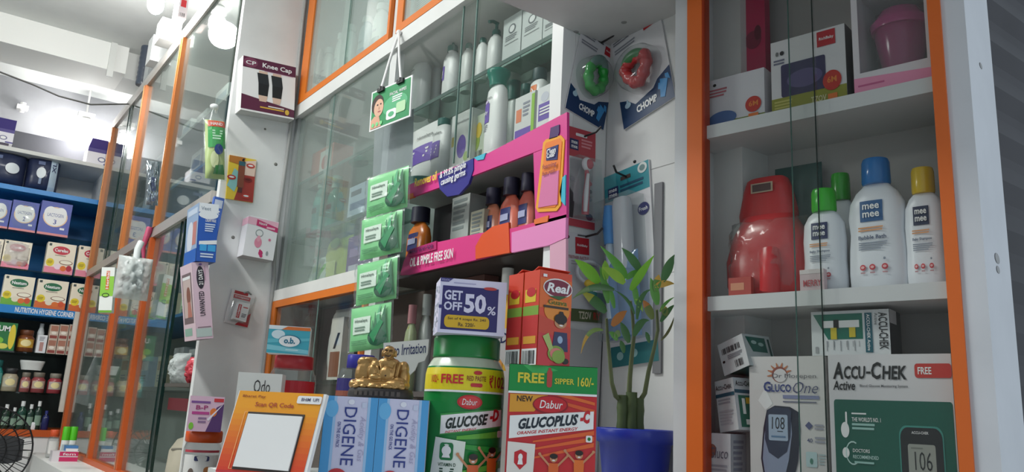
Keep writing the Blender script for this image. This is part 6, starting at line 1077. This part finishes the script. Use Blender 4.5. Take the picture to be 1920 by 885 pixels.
# stacked test strip cartons at the left
def ts(t, S, w, h, d):
    t.SC(S, .04, .80, .92, .90, (('A', .16, 1), ('CCU', .33, .78), ('-', .07, .45), ('C', .15, 1), ('HEK', .35, .78)), M('2a2c30'), 3, .02); t.R(S, 0, .66, 1, .73, M('15566a'), 2); t.Ln(S, .1, .5, .8, .62, 2, M('9a9ca4')); t.Ln(S, .1, .1, .9, .4, 5, M('b0b0b8'))
    R_ = sright(w, h, d); t.R(R_, 0, 0, 1, 1, M('c9cbd0')); t.SC(R_, .08, .84, .92, .94, (('A', .16, 1), ('CCU', .33, .78), ('-', .07, .45), ('C', .15, 1), ('HEK', .35, .78)), M('2a2c30'), 3, .02); t.R(R_, 0, .70, 1, .77, M('15566a'), 2); t.P(R_, [(.15, .05), (.95, .05), (.95, .66), (.15, .66)], M('0f6a58'), 2); t.R(R_, .3, .3, .45, .6, W0, 3); t.R(R_, .5, .5, .8, .62, M('c9a42a'), 3); t.R(R_, .4, .1, .7, .2, W0, 3)
    t.R(stop(w, h, d), .0, 0, 1, 1, M('3a3d44'), 1)
zlow = V3
lm = cabp(.083, .030, V3); q = Matrix.Translation(lm) @ Matrix.Rotation(math.radians(CRZ - 30), 4, 'Z')
# low carton, then the leaning one, then the tilted one on top
def low(t, S, w, h, d): t.E(S, .25, .78, .18, .08, M('8a5a50')); t.T(S, .15, .68, .9, .82, 'Gluco', M('5a5c6a'), 3, 0, .2); t.Ln(S, .15, .45, .9, .6, 3, M('9a9aa4')); t.E(S, .2, .2, .22, .18, M('3a3d44'), 2); t.R(S, .42, .0, .98, .26, M('b82a34'), 3); t.T(S, .55, .05, .88, .22, '50', W0, 4, .03); R_ = sright(w, h, d); t.R(R_, 0, 0, 1, 1, M('b9bcc4'), 1); t.Ln(R_, .15, .08, .85, .92, 12, M('8a90a0'))
mL, wL, hL = fit(CB(.022), 1324, 1360, 812, 885, V3); r0 = CB(.022)(1324, 830); lo = V((r0.x, r0.y, V3)) + CU * (.020)
hL = CB(.022)(1340, 812).z - V3
carton('test_strip_carton', 'low white carton with red number flag at the bottom left of the cabinet', 'carton', (basis(lo, (CU + CN * -.0).normalized(), V((0, 0, 1))), .040, hL), .050, 'c9c7cc', low)
zl1 = V3 + hL
h2_ = CB(.03)(1360, 705).z - zl1
a_ = math.radians(CRZ - 20); u_ = V((math.cos(a_), math.sin(a_), 0)); o_ = cabp(.078, .030, zl1 + .004)
carton('test_strip_carton', 'upright white and green test strip carton wedged left of the meter with the grey picture', 'carton', (basis(o_, u_, V((0, 0, 1))) @ Matrix.Rotation(math.radians(-9), 4, 'Y'), .040, h2_ - .008), .040, 'cdced2', ts)
zl2 = zl1 + h2_
def tb(t, S, w, h, d):
    t.bars(S, .12, .62, .85, .80, 14, M('2a2c30'), 2, 3); t.bars(S, .52, .10, .85, .32, 7, K, 2, 4); t.Ln(S, .3, .40, .9, .55, 3, M('8a8c94')); t.E(S, .12, .40, .05, .04, K, 2)
    R_ = sright(w, h, d); t.R(R_, 0, 0, 1, 1, M('b9c0c2')); t.P(R_, [(.08, .92), (.8, .92), (.8, .45), (.25, .45)], M('0f5a50'), 2); t.E(R_, .35, .75, .10, .06, M('9cb8b4'), 3); t.E(R_, .6, .70, .1, .06, M('9cb8b4'), 3); t.R(R_, .88, .1, .96, .9, M('15403c'), 2); t.R(sbot(w, d), .2, 0, 1, 1, M('1a4a44'), 1)
o_ = cabp(.091, .030, zl2 + .008)
mt = basis(o_, V((math.cos(a_ + .05), math.sin(a_ + .05), 0)), V((0, 0, 1))) @ Matrix.Rotation(math.radians(-17), 4, 'Y')
carton('test_strip_carton', 'white barcode-faced test strip carton tilted on top of the left pile', 'carton', (mt, .053, .050), .058, 'd0d1d4', tb)
